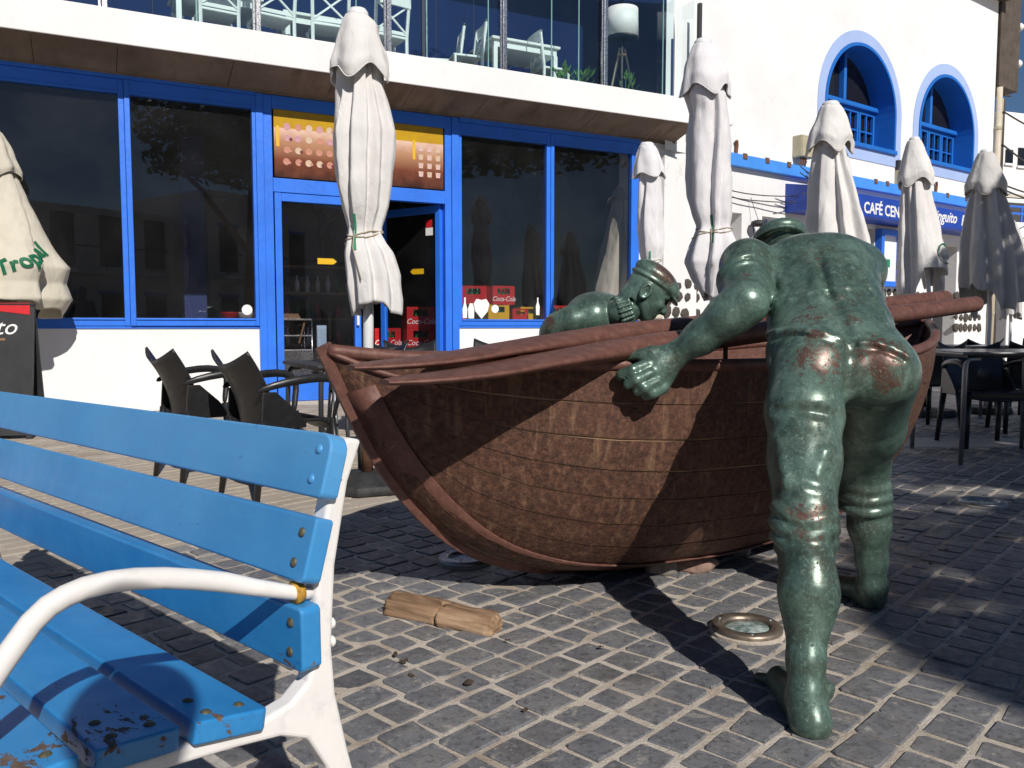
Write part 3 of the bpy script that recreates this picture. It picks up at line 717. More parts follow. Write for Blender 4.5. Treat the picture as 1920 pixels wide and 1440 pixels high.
# loose wires
wires = [((.4, -.05, 2.98), (1.5, -.12, 2.93), (2.9, -.3, 3.05)), ((.4, -.05, 3.08), (1.6, -.14, 3.02), (3.0, -.3, 3.18))]
wr = random.Random(9)
for k in range(9):
    a = Vector((2.55 + wr.uniform(-.05, .1), -.45, 3.34 + wr.uniform(-.12, .08))); d = Vector((wr.uniform(-.75, -.2), -.1, wr.uniform(-.3, .12)))
    wires.append((a + Vector((.3, .2, .1)), a, a + d))
wires.append(((2.5, -.3, 3.35), (2.42, -.35, 2.8), (2.6, -.4, 2.62), (2.75, -.3, 2.9)))
wb = thing('wire_bundle', 'tangle of loose cables hanging beside the blue sign box', 'cables', B0, BRZ)
M['wire'] = plain('dark_wire', (.05, .04, .035), .7)
for w_ in wires:
    pts = [Vector(p) for p in w_]; fine = []
    for i in range(len(pts) - 1):
        for t in range(5): fine.append(pts[i].lerp(pts[i+1], t / 5) + Vector((0, 0, -.03 * math.sin(math.pi * t / 5))))
    fine.append(pts[-1]); MB().tube(fine, .009 if len(wires) > 2 else .006, 5).build('wire', M['wire'], wb)
# old wall lantern
wl_ = thing('wall_lantern', 'weathered grey disc lantern hung on the white wall left of the barred window', 'lantern', TB(1.28, .15, 2.18), BRZ)
MB().lathe([(.0, -.02), (.12, .0), (.22, .05), (.25, .09), (.20, .10), (.0, .11)], 24, M=Matrix.Rotation(R(100), 4, 'X')).build('dish', plain('old_tin', (.16, .145, .13), .6, .4, .25), wl_, True)
MB().lathe([(.09, .34), (.12, .37), (.10, .42), (.04, .44)], 16, (.12, 0, 0)).build('cap', M['dark'], wl_, True)
for a in (0, 2.1, 4.2): MB().tube([(.12 + .05 * math.cos(a), .05 * math.sin(a), .1), (.12 + .08 * math.cos(a), .08 * math.sin(a), .36)], .008, 5).build('strut', M['dark'], wl_)
MB().lathe([(.05, .0), (.075, .05), (.075, .10), (.03, .13)], 16, (.15, -.05, .02)).build('lamp_body', M['rustblock'], wl_, True)
MB().tube([(.12, 0, .44), (.05, .1, .8)], .005, 5).build('hanger', M['wire'], wl_)
# dark stones showing in the plaster of the wall foot
M['lava'] = plain('lava_stone', (.07, .06, .05), .95, 0, .4, 30, .6, 60)
st = random.Random(21)
def lump(r, rn, sq=(1, .35, 1)):
    m = MB(); n = 7
    ring = [(math.cos(i / n * 6.283) * rn.uniform(.75, 1.1), math.sin(i / n * 6.283) * rn.uniform(.75, 1.1)) for i in range(n)]
    vs = [(x * r * .55, -r * sq[1], z * r * .55) for x, z in ring] + [(x * r * .95, -r * sq[1] * .55, z * r * .95) for x, z in ring] + [(x * r, .02, z * r) for x, z in ring]
    fs = [tuple(range(n))] + [(i, i + n, (i+1) % n + n, (i+1) % n) for i in range(n)] + [(i + n, i + 2*n, (i+1) % n + 2*n, (i+1) % n + n) for i in range(n)]
    return m.add(vs, fs).mesh('stone')
spots = [(-.52 + (i % 4) * .21 + st.uniform(-.04, .04), .35 + (i // 4) * .2 + st.uniform(-.04, .04)) for i in range(28)]
spots += [(5.25 + (i % 9) * .21 + st.uniform(-.04, .04), .95 + (i // 9) * .2 + st.uniform(-.04, .04)) for i in range(36)] + [(8.35 + (i % 6) * .21, .9 + (i // 6) * .22) for i in range(24)]
for s, z in spots:
    o = mesh_obj('wall_stone', lump(st.uniform(.07, .115), st), M['lava'], hb, loc=(s, -.002, z)); o.rotation_euler = (0, st.uniform(0, 6), 0)
# eave and drain pipes at the far end
bpart('eave', plain('eave_board', (.10, .07, .05), .8, 0, .3, 5), (6.0, 9.9, -.35, .3, 7.93, 8.1), bev=.01)
bx_ = thing('side_balcony', 'dark boarded roof overhang at the far corner of the white house', 'overhang', TB(9.78, .0, 6.15), BRZ)
for k in range(8): MB().box(.02, .95, -.05 + k * .26, .20 + k * .26, 0, 3.4).build('board', plain('overhang_board', (.085, .065, .05), .75, 0, .3, 6) if k == 0 else bx_.children[0].data.materials[0], bx_, bev=.01)
for k, z in enumerate((.65, 1.45, 2.25)): MB().lathe([(.0, 0), (.09, .03), (.09, .08), (.04, .1)], 12, M=Matrix.Translation((.96, .0, z)) @ Matrix.Rotation(R(90), 4, 'Y')).build('spot_lamp', M['white_print'], bx_, True)
dp = thing('drain_pipe', 'beige drain pipe running down the far corner of the white house', 'pipe', TB(9.78, .08), BRZ)
MB().tube([(0, 0, 0), (0, 0, 6.1)], .06, 10).build('pipe', plain('pipe_beige', (.55, .48, .38), .6), dp, True)
for z in (1.2, 2.6, 4.0, 5.2): MB().lathe([(.075, 0), (.075, .06)], 12, (0, 0, z)).build('clip', M['box_beige'], dp)
for k in range(3): MB().tube([(.16 + .07 * k, .03, 0), (.18 + .05 * k, .02, 2.2), (.15 + .08 * k, .03, 3.9), (.2 + .04 * k, .02, 5.9)], .025, 6).build('cable', M['wire'] if k else M['box_beige'], dp)
# ================================================================ far houses on the slope at the right
def house(name, label, cat, boxes, base, mats, win=()):
    t = thing(name, label, cat, base, R(20))
    for k, b in enumerate(boxes): MB().box(*b).build('wall', mats[k % len(mats)], t, bev=.02)
    for (x, y, z, w, h) in win:
        f = MB().box(x, x + w, y - .04, y, z, z + h).build('window', M['glass_dark'], t); MB().box(x - .05, x + w + .05, y - .07, y - .041, z - .07, z).build('sill', M['white_b'], f)
    return t
FW = M['white_b']
h1 = house('far_house', 'far white cubic house with a small square window and rooftop aerial', 'building', [(0, 9, 0, 7, 0, 7.9), (.75, 9, .6, 7, 7.9, 8.25)], Vector((16.1, 28.0, 0)), [FW], [(.38, 0, 6.35, .32, .45), (.95, 0, 6.3, .6, .6)])
MB().tube([(.55, .4, 7.9), (.55, .4, 9.6)], .06, 6).build('aerial_mast', M['wire'], h1)
for z in (8.7, 9.1): MB().tube([(.3, .4, z), (1.0, .4, z)], .035, 5).build('aerial_arm', M['wire'], h1)
h2 = house('terrace_house', 'lower far white terrace with beige awning and blue railing', 'building', [(0, 9, 0, 5, 0, 3.95), (0, 9, 2.5, 5, 3.95, 5.0)], Vector((13.6, 24.0, 0)), [FW], [])
MB().add([(0, .0, 4.75), (9, .0, 4.75), (9, 2.6, 5.25), (0, 2.6, 5.25), (0, .0, 4.65), (9, .0, 4.65), (9, 2.6, 5.15), (0, 2.6, 5.15)], [(0,1,2,3),(7,6,5,4),(0,4,5,1),(1,5,6,2),(2,6,7,3),(3,7,4,0)]).build('awning', M['cloth_beige'], h2)
for k in range(7): MB().tube([(.2 + k * 1.2, .05, 3.95), (.2 + k * 1.2, .05, 4.4)], .03, 6).build('railing_post', M['blue_frame'], h2)
for z in (4.2, 4.4): MB().tube([(0, .05, z), (9, .05, z)], .03, 6).build('railing_bar', M['blue_frame'], h2)
MB().box(.3, .5, .3, .5, 3.95, 4.66).build('awning_post', FW, h2)
h3 = house('far_wall', 'distant white block closing the street at the right', 'building', [(0, 14, 0, 3, 0, 2.6)], Vector((12.5, 21.0, 0)), [M['white']], [])
cbl = thing('overhead_cable', 'dark cables strung from the house corner to the far roofs', 'cables', (0, 0, 0))
for k, (za, zb) in enumerate(((5.6, 5.75), (4.9, 4.1), (4.05, 4.2), (3.95, 3.9))):
    a = TB(9.95, .1, za); b = Vector((19.5, 27.5, zb + 1.2)); pts = [a.lerp(b, t / 10) - Vector((0, 0, .35 * math.sin(math.pi * t / 10))) for t in range(11)]
    MB().tube(pts, .02, 5).build('cable', M['wire'], cbl)
# ================================================================ folded parasols
def smooth_interp(zs, vals, z):
    return float(np.interp(z, zs, vals))
def parasol(label, Y, pole_px, cap, body, mat, seed, nf=8, depth=.30, twist=.5, hem=.08, tie=None, base=None, cap_hem=.10, pole_r=.022, wrinkle=.012, phase=0.0, pole_top=None, strap=False, logo=None):
    """cap / body: traced (py, left px, right px) rows, top to bottom"""
    rn = random.Random(seed)
    foot = gat(pole_px, 610 + CAMH * FPX / Y); foot = Vector(((pole_px - 960) / FPX * Y, Y, 0))
    t = thing('folded_parasol', label, 'parasol', foot, 0, 'folded parasols of the cafe terrace')
    def tr(rows):
        zs, cx, rr = [], [], []
        for py, a, b in rows:
            p = at(a, py, Y); q = at(b, py, Y); zs.append(p.z); cx.append((p.x + q.x) / 2 - foot.x); rr.append((q.x - p.x) / 2)
        return zs[::-1], cx[::-1], rr[::-1]
    zs, cx, rr = tr(body); z0, z1 = zs[0], zs[-1]
    ribs = sorted(phase + 6.2832 * (k + rn.uniform(-.25, .25)) / nf for k in range(nf))
    deps = [rn.uniform(.6, 1.0) for _ in ribs]; depth = depth + .10
    def valley(th, z):
        v = 0.0; best = 0
        for a, d in zip(ribs, deps):
            tt = (th - a - twist * (z - z0) / max(.3, z1 - z0) * (1 if int(d * 100) % 2 else -.4) + math.pi) % 6.2832 - math.pi
            w = (.07 if (tt > 0) == (int(d * 1000) % 2 == 0) else .30 + .12 * d)
            v = max(v, d * math.exp(-(tt / w) ** 2))
        return v
    off = Vector((seed * 3.1, seed * 1.7, 0))
    def S(th, z, out=0.0):
        R_ = smooth_interp(zs, rr, z); c = smooth_interp(zs, cx, z)
        k = 1.0 - depth * valley(th, z) * min(1, (z1 - z) / .25 + .25)
        r = R_ * k * (1 + .05 * math.cos(3 * th + seed + 2 * z))
        p = Vector((c + r * math.cos(th), r * math.sin(th), z))
        q_ = Vector((p.x * 9, p.y * 9, p.z * 3.2)); n1 = mnoise.noise(q_ + off); n2 = mnoise.noise(q_ * 2.6 + off)
        r2 = out + wrinkle * n1 * 1.3 + wrinkle * .5 * n2
        return p + Vector((math.cos(th), math.sin(th), 0)) * r2
    NR, NA = 72, 150
    P = []
    for i in range(NR + 1):
        f = i / NR; row = []
        for j in range(NA):
            th = 6.28318 * j / NA
            hz = hem * (.5 + .5 * math.cos(2 * th + seed) + .5 * mnoise.noise(Vector((math.cos(th) * 2, math.sin(th) * 2, seed)))) 
            zz = z0 + f * (z1 - z0) + hz * max(0, 1 - f * 5)
            row.append(S(th, zz))
        P.append(row)
    o = MB().grid(P, True).build('canopy', mat, t, True); s_ = o.modifiers.new('thick', 'SOLIDIFY'); s_.thickness = .003
    # vent cap
    zc, cc, rc = tr(cap)
    P = []; NR2 = 26; cn = rn.uniform(0, 6)
    for i in range(NR2 + 1):
        f = i / NR2; row = []
        for j in range(NA):
            th = 6.28318 * j / NA; tip = abs(math.cos(2 * th + cn + .4 * math.sin(th))) ** 2.2
            z = zc[0] + f * (zc[-1] - zc[0]); zz = z + (cap_hem * .55 * (.35 - tip) + .03 * mnoise.noise(Vector((th * 1.5, seed, 0)))) * (1 - f) ** 2
            R_ = smooth_interp(zc, rc, z); c = smooth_interp(zc, cc, z)
            r = R_ * (1.06 - .10 * (1 - tip) * (1 - f) - .12 * (1 - f * .6) * (.5 + .5 * math.sin(7 * th + seed + 2 * math.sin(2 * th))) )
            p = Vector((c + r * math.cos(th), r * math.sin(th), zz)); n1 = mnoise.noise(p * 9 + off)
            row.append(p + Vector((math.cos(th), math.sin(th), 0)) * (.012 * n1 + .008))
        P.append(row)
    o = MB().grid(P, True).build('vent_cap', mat, t, True); s_ = o.modifiers.new('thick', 'SOLIDIFY'); s_.thickness = .004
    MB().tube(P[0] + [P[0][0]], .0045, 5, False).build('cap_hem', mat, t, True)
    MB().lathe([(rc[-1] * .98, -.012), (rc[-1] * 1.04, .0), (rc[-1] * 1.02, .018), (rc[-1] * .8, .036), (.004, .045)], 24, (cc[-1], 0, zc[-1])).build('finial', M['white_pole'] if mat is not M['cloth_beige'] else mat, t, True)
    # pole
    ptop = zc[-1] - .02
    MB().tube([(0, 0, .04), (cx[0] * .3, 0, z0), (cc[-1], 0, ptop)], pole_r, 14).build('pole', M['white_pole'], t, True)
    if tie is not None:
        zt_ = at(pole_px, tie, Y).z
        for k in range(2):
            pts = [S(6.28318 * j / 40, zt_ + .035 * math.sin(6.28 * j / 40 + k * 2) - .03 * k, .007) for j in range(41)]
            MB().tube(pts, .004, 5, False).build('tie_cord', M['rope'], t, True)
        MB().tube([S(4.4, zt_, .01), S(4.4, zt_ - .1, .015), S(4.5, zt_ - .28, .015)], .0035, 5).build('tie_cord', M['rope'], t, True)
    if strap:
        zt_ = at(pole_px, tie, Y).z; rows_ = []
        for i in range(9): rows_.append([S(4.45 + d_, zt_ + .09 - i * .025, .006) for d_ in (-.06, .06)])
        MB().grid(rows_).build('strap', M['green_print'], t)
    if base == 'hex':
        pr = [(.30, 0), (.31, .03), (.30, .055), (.14, .095), (.06, .10)]
        MB().lathe(pr, 8).build('base', M['rubber'], t, bev=.012)
        MB().lathe([(.034, .095), (.034, .36)], 16).build('sleeve', M['rusty'], t, True)
        MB().tube([(.03, 0, .27), (.075, 0, .27)], .012, 8).build('clamp_screw', M['grey_metal'], t)
    elif base == 'slab':
        MB().lathe([(.26, 0), (.27, .02), (.25, .07), (.06, .08)], 20).build('base', M['rubber'], t, bev=.01)
    t_ = t
    return t, S
def wrap_mesh(me, S, th0, z0, rot, scale, mat, parent, name, out=.006, Rr=.24):
    bm = bmesh.new(); bm.from_mesh(me); bmesh.ops.subdivide_edges(bm, edges=[e for e in bm.edges if e.calc_length() > .03], cuts=2); bmesh.ops.triangulate(bm, faces=bm.faces)
    c, s = math.cos(rot), math.sin(rot)
    for v in bm.verts:
        x, y = v.co.x * scale, v.co.y * scale; u, w = x * c - y * s, x * s + y * c
        v.co = S(th0 + u / Rr, z0 + w, out)
    m2 = bpy.data.meshes.new(name); bm.to_mesh(m2); bm.free(); m2.materials.append(mat); o = bpy.data.objects.new(name, m2); C.objects.link(o); o.parent = parent; return o
M['rope'] = plain('hemp_rope', (.42, .36, .27), .9)
M['rubber'] = plain('black_rubber_base', (.028, .028, .028), .7, 0, .5, 14, .4, 60)
M['rusty'] = plain('rusty_steel', (.12, .055, .03), .8, .2, .4, 20, .3, 90)
u1, S1_ = parasol('tall cream parasol tied with cord, standing between the bench and the boat', 4.8, 686,
    [(30, 652, 690), (45, 644, 703), (65, 636, 706), (95, 627, 719), (125, 621, 728), (140, 622, 727)],
    [(40, 655, 690), (130, 632, 716), (151, 633, 716), (215, 624, 731), (250, 619, 739), (301, 621, 738), (345, 627, 736), (388, 637, 729), (425, 649, 714), (440, 650, 712), (455, 645, 720), (474, 641, 734), (517, 646, 749), (560, 650, 753), (592, 655, 752)],
    M['cloth_white'], 3, depth=.33, twist=.5, hem=.07, tie=436, base='hex', cap_hem=.16, pole_r=.030, strap=True, phase=.35)
parasol('tall white parasol tied with cord, behind the boat beside the arched house', 6.0, 1335,
    [(84, 1302, 1333), (92, 1298, 1338), (114, 1291, 1350), (150, 1281, 1365), (172, 1279, 1366)],
    [(92, 1304, 1334), (179, 1284, 1362), (212, 1292, 1367), (277, 1288, 1373), (331, 1286, 1374), (367, 1288, 1374), (403, 1296, 1373), (426, 1304, 1369), (457, 1291, 1382), (491, 1281, 1388), (529, 1297, 1372), (566, 1318, 1352)],
    M['cloth_bright'], 5, depth=.28, twist=.9, hem=.05, tie=430, base='slab', cap_hem=.14, strap=True, phase=.1)
parasol('white parasol in front of the pillar at the right end of the shop windows', 9.5, 1217,
    [(274, 1200, 1226), (282, 1197, 1231), (305, 1191, 1240), (330, 1187, 1246)],
    [(285, 1203, 1228), (335, 1197, 1240), (380, 1194, 1243), (430, 1192, 1245), (465, 1196, 1247), (488, 1202, 1240), (505, 1197, 1244), (530, 1200, 1242), (560, 1205, 1236)],
    M['cloth_bright'], 8, depth=.22, twist=.4, hem=.1, tie=488, base='slab', strap=True)
parasol('off white parasol directly behind the bent statue, left of the sign', 7.3, 1566,
    [(199, 1542, 1573), (206, 1538, 1578), (235, 1527, 1588), (262, 1517, 1597), (276, 1516, 1594)],
    [(208, 1544, 1574), (285, 1526, 1588), (350, 1518, 1604), (420, 1514, 1622), (480, 1511, 1640), (530, 1510, 1646), (575, 1515, 1640)],
    M['cloth_white'], 12, depth=.30, twist=.3, hem=.22, tie=None, base='slab', cap_hem=.18, phase=.5)
u5, S5 = parasol('off white parasol with green emblem above the oar handles', 8.7, 1746,
    [(264, 1705, 1724), (272, 1701, 1728), (300, 1693, 1738), (330, 1685, 1748), (342, 1687, 1746)],
    [(275, 1706, 1726), (345, 1690, 1740), (420, 1685, 1757), (470, 1682, 1769), (510, 1681, 1775), (562, 1683, 1772)],
    M['cloth_white'], 15, depth=.30, twist=.3, hem=.42, tie=None, base='slab', cap_hem=.16, phase=.2)
em = MB().prism([(.085 * math.cos(a * .5236) , .11 * math.sin(a * .5236)) for a in range(12)], 0, .001).mesh()
for v in em.vertices: v.co = (v.co.x, v.co.z, v.co.y)
wrap_mesh(em, S5, 5.55, at(1765, 478, 8.7).z, .2, 1.0, M['green_print'], u5, 'emblem', .012)
for v in em.vertices: v.co = (v.co.x * .6, v.co.y * .6, v.co.z)
wrap_mesh(em, S5, 5.55, at(1765, 478, 8.7).z, .2, 1.0, M['cloth_white'], u5, 'emblem_centre', .018)
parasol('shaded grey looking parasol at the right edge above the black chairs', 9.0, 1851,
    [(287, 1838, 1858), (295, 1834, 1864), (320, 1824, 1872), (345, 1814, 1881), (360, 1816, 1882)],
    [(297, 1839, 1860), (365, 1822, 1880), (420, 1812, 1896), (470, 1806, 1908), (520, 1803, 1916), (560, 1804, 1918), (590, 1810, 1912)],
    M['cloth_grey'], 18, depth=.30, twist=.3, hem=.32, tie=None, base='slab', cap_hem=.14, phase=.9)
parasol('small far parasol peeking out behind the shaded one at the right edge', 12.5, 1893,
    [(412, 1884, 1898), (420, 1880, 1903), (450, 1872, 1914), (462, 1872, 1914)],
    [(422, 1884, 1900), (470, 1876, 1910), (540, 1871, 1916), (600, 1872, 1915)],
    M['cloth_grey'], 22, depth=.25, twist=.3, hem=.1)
u8, S8 = parasol('beige parasol with green brand lettering at the left edge', 8.12, -22,
    [(248, -38, -2), (258, -44, 5), (285, -58, 18), (318, -76, 33), (326, -76, 32)],
    [(260, -36, 0), (325, -62, 26), (395, -85, 55), (430, -98, 70), (465, -112, 84), (500, -130, 112), (530, -130, 104), (560, -135, 116), (590, -130, 100)],
    M['cloth_beige'], 27, depth=.30, twist=.25, hem=.14, base='slab', cap_hem=.12, phase=.6)
tm = text_mesh('Tropical', .19, .0006, 0, .006)
wrap_mesh(tm, S8, 5.85, at(82, 488, 8.12).z, .38, 1.0, M['green_print'], u8, 'lettering', .016, .55)
wi = TA(4.42, -.75); 
parasol('beige parasol standing inside the cafe behind the right shop window', wi.y, (wi.x / wi.y) * FPX + 960,
    [(328, 1172, 1190), (335, 1168, 1194), (355, 1154, 1208), (376, 1139, 1222)],
    [(338, 1174, 1191), (382, 1143, 1219), (450, 1128, 1234), (540, 1108, 1250), (600, 1098, 1262)],
    M['cloth_beige'], 31, depth=.30, twist=.2, hem=.1, phase=.4)
# ================================================================ plastic armchairs and tables
def arm_chair(name='plastic_armchair'):
    """faces +y, origin on the floor"""
    t = thing(name, 'x', 'chair', (0, 0, 0), 0, 'black plastic armchairs')
    BP = M['black_plastic']
    # backrest: bowed shell with scooped top edge
    P = []; nx, nz = 20, 14
    for i in range(nz + 1):
        f = i / nz; row = []
        for j in range(nx + 1):
            a = j / nx * 2 - 1
            wd = .235 - .03 * (1 - f) ** 1.5 + .012 * f
            top = .815 - .075 * (1 - abs(a) ** 1.7)
            z = .40 + f * (top - .40)
            y = -.20 - .085 * (z - .40) / .4 - .05 * f ** 2 + .085 * a * a * (1 - .35 * f) + .02 * math.sin(math.pi * f)
            row.append((a * wd, y, z))
        P.append(row)
    o = MB().grid(P).build('backrest', BP, t, True); s = o.modifiers.new('s', 'SOLIDIFY'); s.thickness = .014; s.offset = 0
    # seat
    P = []
    for i in range(11):
        f = i / 10; row = []
        for j in range(13):
            a = j / 12 * 2 - 1; w = .235 - .02 * (1 - f)
            row.append((a * w, -.20 + f * .44, .435 - .022 * (1 - a * a) + (.012 * math.sin(f * 3.1)) - (.035 * max(0, f - .8) / .2)))
        P.append(row)
    o = MB().grid(P).build('seat', BP, t, True); s = o.modifiers.new('s', 'SOLIDIFY'); s.thickness = .016; s.offset = -1
    MB().box(-.225, .225, .20, .225, .385, .432).build('front_apron', BP, t, bev=.008)
    for sx in (-1, 1):
        P = [(sx * .225, -.24, .60), (sx * .262, -.16, .635), (sx * .285, -.02, .662), (sx * .288, .12, .672), (sx * .282, .205, .655), (sx * .272, .235, .60), (sx * .262, .215, .52), (sx * .245, .20, .43)]
        o = MB().tube(P, [.016, .022, .026, .027, .026, .022, .02, .02], 8, True, .62).build('armrest', BP, t, True); sb = o.modifiers.new('s', 'SUBSURF'); sb.levels = 1; sb.render_levels = 1
        MB().prism([(-.215, .40), (-.20, .60), (-.13, .60), (-.02, .50), (.04, .43), (.04, .40)], 0, .016, Matrix(((0, 1, 0, sx * .232), (1, 0, 0, 0), (0, 0, 1, 0), (0, 0, 0, 1)))).build('side_panel', BP, t, bev=.004)
        MB().tube([(sx * .225, -.195, .44), (sx * .245, -.25, .0)], [.027, .019], 8, True, .8).build('leg', BP, t, True)
        MB().tube([(sx * .23, .20, .44), (sx * .25, .235, .0)], [.027, .019], 8, True, .8).build('leg', BP, t, True)
    return t
proto = arm_chair(); used = [False]
def chair(x, y, rz, label):
    t = proto if not used[0] else copy_tree(proto); used[0] = True
    t.location = (x, y, 0); t.rotation_euler = (0, 0, rz); t['label'] = label; return t
p = gat(375, 905); chair(-1.90, 5.15, R(-50), 'black plastic armchair farther from the bench end, left of the pair by the white wall')
chair(-1.30, 4.62, R(-50), 'black plastic armchair right of the pair, just behind the top bench slat')
chair(-1.28, 7.3, R(150), 'black plastic armchair behind the boat bow, left one before the open door')
chair(-.86, 7.5, R(200), 'black plastic armchair behind the oar blades, right one before the open door')
chair(-.2, 8.3, R(170), 'black plastic armchair almost hidden behind the oars below the shop window')
chair(3.75, 6.55, R(178), 'black plastic armchair pushed under the near right table, facing the viewer')
chair(3.78, 7.65, R(8), 'black plastic armchair behind the boat stern, back turned, left of two')
chair(4.62, 7.4, R(-14), 'black plastic armchair at the right edge, back turned, beside the near table')
chair(4.75, 8.75, R(20), 'black plastic armchair in the second row at the right, under the shaded parasol')
chair(3.95, 9.3, R(160), 'black plastic armchair farthest back at the right, by the white parasol pole')
chair(5.7, 8.9, R(-20), 'black plastic armchair of the second row at the far right edge')
def table(label, x, y, rz, w=.72, h=.755, top=None, legm=None):
    t = thing('cafe_table', label, 'table', (x, y, 0), rz, 'square metal cafe tables')
    MB().box(-w/2, w/2, -w/2, w/2, h - .022, h).build('table_top', top or M['table_top'], t, bev=.007)
    MB().box(-w/2 + .05, w/2 - .05, -w/2 + .05, w/2 - .05, h - .04, h - .0225).build('under_frame', M['dark'], t)
    for sx in (-1, 1):
        for sy in (-1, 1):
            q = w/2 - .035
            MB().tube([(sx * (q - .09), sy * q, h - .045), (sx * (q - .02), sy * q, h - .05), (sx * q, sy * q, h - .08), (sx * (q + .005), sy * q, h - .13), (sx * (q + .015), sy * (q + .01), 0.0)], .016, 10).build('leg', legm or M['grey_metal'], t, True)
    return t
M['table_top'] = plain('grey_table_top', (.10, .10, .105), .25, .3, .15, 6)
table('square grey table with tubular steel legs at the right edge', 3.50, 5.98, R(-4), .86, .77)
table('square table in the second row under the shaded parasol', 4.6, 8.2, R(10))
table('dark square table between the pair of chairs and the boat bow', -1.05, 5.70, R(30), .84, .70, M['dark'], M['dark'])
ps = gat(600, 700, .70); tr_ = thing('ashtray', 'small dark ashtray on the table by the boat bow', 'ashtray', (-1.12, 5.75, .70), R(20))
MB().lathe([(.05, 0), (.06, .005), (.065, .035), (.058, .035), (.05, .012), (.0, .01)], 20).build('dish', M['dark'], tr_, True)
# folding chairs frames leaning near the bow
sk = thing('folded_trestle', 'bare metal trestle frame standing behind the bench end', 'frame', (-.98, 4.95, 0), R(35))
for k in range(3): MB().tube([(-.07 + k * .07, .0, 0), (-.09 + k * .09, .04 * k, .62)], .012, 8).build('leg', M['grey_metal'] if k != 1 else M['dark'], sk, True)
MB().tube([(-.1, 0, .6), (.1, .08, .61)], .012, 8).build('bar', M['grey_metal'], sk, True)
# ================================================================ blue slatted bench (local x: along the slats, 0 at the near end, negative away; y: towards the backrest)
bench = thing('park_bench', 'blue slatted bench with white cast frame and chipped paint in the left foreground', 'bench', (-.318, 1.232, 0), math.atan2(-.679, .734))
BL = 1.86
def m_bench():
    t = NT('bench_blue_paint'); p = t.co(); sp = t.n('ShaderNodeSeparateXYZ'); t.set(sp.inputs[0], p)
    x, y, z = sp.outputs
    c = t.ramp(t.noise(4, 6, .65), [(.3, (.018, .185, .46)), (.7, (.036, .26, .58))])
    c = t.mix(t.math('MULTIPLY', t.ramp(t.noise(30, 5, .7, t.map(p, (.15, 1, 1))), [(.5, 0), (.75, 1)]), .35), c, (.05, .31, .60))
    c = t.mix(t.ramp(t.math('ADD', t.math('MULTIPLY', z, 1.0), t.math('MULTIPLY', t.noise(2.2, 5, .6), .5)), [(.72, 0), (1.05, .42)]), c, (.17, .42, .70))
    dirt = t.ramp(t.noise(42, 7, .78, t.map(p, (.5, 1, 1))), [(.62, 0), (.70, 1)]); c = t.mix(t.math('MULTIPLY', dirt, .6), c, (.01, .07, .20))
    # peeling: more towards the near ends and on the low seat boards
    near = t.ramp(t.math('ADD', x, 1.0), [(.45, 0), (.80, .05), (.965, .075), (1.0, .085)])
    low = t.ramp(z, [(.42, .075), (.47, 0)]); front = t.ramp(t.math('ADD', y, 1.0), [(.5, .10), (.82, .035), (.9, 0)])
    lim = t.math('SUBTRACT', .735, t.math('ADD', t.math('MULTIPLY', near, t.math('ADD', .8, t.math('MULTIPLY', low, 14))), t.math('MULTIPLY', front, .6)))
    k = t.math('GREATER_THAN', t.noise(11, 7, .72, t.map(p, (.8, 1.3, 1.5)), .5), lim)
    wd = t.ramp(t.noise(40, 5, .6, t.map(p, (.2, 1, 1))), [(.3, (.045, .026, .018)), (.7, (.16, .105, .07))])
    c = t.mix(k, c, wd)
    h = t.math('SUBTRACT', t.math('MULTIPLY', t.noise(35, 5, .6, t.map(p, (.12, 1, 1))), .35), t.math('MULTIPLY', k, .7))
    t.bump(h, .30, .004)
    return t.fin(c, t.math('ADD', t.ramp(t.noise(18, 4, .6), [(.3, .30), (.7, .44)]), t.math('MULTIPLY', k, .4)), 0, .5)
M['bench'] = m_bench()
M['bolt'] = plain('oxidised_bolt', (.11, .10, .06), .6, .4, .5, 120, .4, 300)
def slat(p0, z0, p1, z1, th, rtop=.006):
    """face from lower/rear edge (p0,z0) to (p1,z1); rounded near corners"""
    a = Vector((0, p0, z0)); b = Vector((0, p1, z1)); u = (b - a); h = u.length; u.normalize(); n = Vector((1, 0, 0)).cross(u)
    if abs(z1 - z0) > abs(p1 - p0): n = n if n.y > 0 else -n
    else: n = n if n.z < 0 else -n
    def rc(x0, sx, y0, sy, r): return [(x0 - sx * r * (1 - math.cos(q)), y0 - sy * r * (1 - math.sin(q))) for q in (R(0), R(22), R(45), R(67), R(90))]
    out = [(-BL, 0)] + [(-.006, 0), (0, .006)] + rc(0, 1, h, 1, rtop) + [(-BL, h)]
    m = MB(); N = len(out); sg = lambda x: -.014 * (-x)
    vs = [Vector((x, 0, 0)) + a + u * v for x, v in out] + [Vector((x, 0, 0)) + a + u * v + n * th for x, v in out]
    vs = [Vector((v.x, v.y, v.z + sg(v.x))) for v in vs]
    m.add(vs, [tuple(range(N)), tuple(range(2*N-1, N-1, -1))] + [(i, i+N, (i+1) % N + N, (i+1) % N) for i in range(N)])
    o = m.build('slat', M['bench'], bench, bev=.0045, seg=3)
    nn = -n
    for bx_, f in ((-.034, .27), (-.030, .74), (-.085 if abs(z1 - z0) < .05 else -BL + .03, .74), (-BL + .03, .27)):
        c_ = a + u * (h * f) + Vector((bx_, 0, sg(bx_)))
        q = nn.to_track_quat('Z', 'Y').to_matrix().to_4x4(); q.translation = c_ - nn * .001
        MB().lathe([(.0082, 0), (.0078, .0022), (.005, .0042), (.0, .005)], 12, M=q).build('bolt', M['bolt'] if not (abs(z1 - z0) > .05 and z0 > .62) else M['bench'], o, True)
    return o
slat(.034, .684, .062, .782, .034, .028)
slat(.000, .558, .028, .655, .034)
slat(-.002, .418, -.003, .519, .036, .010)
slat(-.060, .386, -.172, .404, .033)
slat(-.192, .406, -.302, .415, .033)
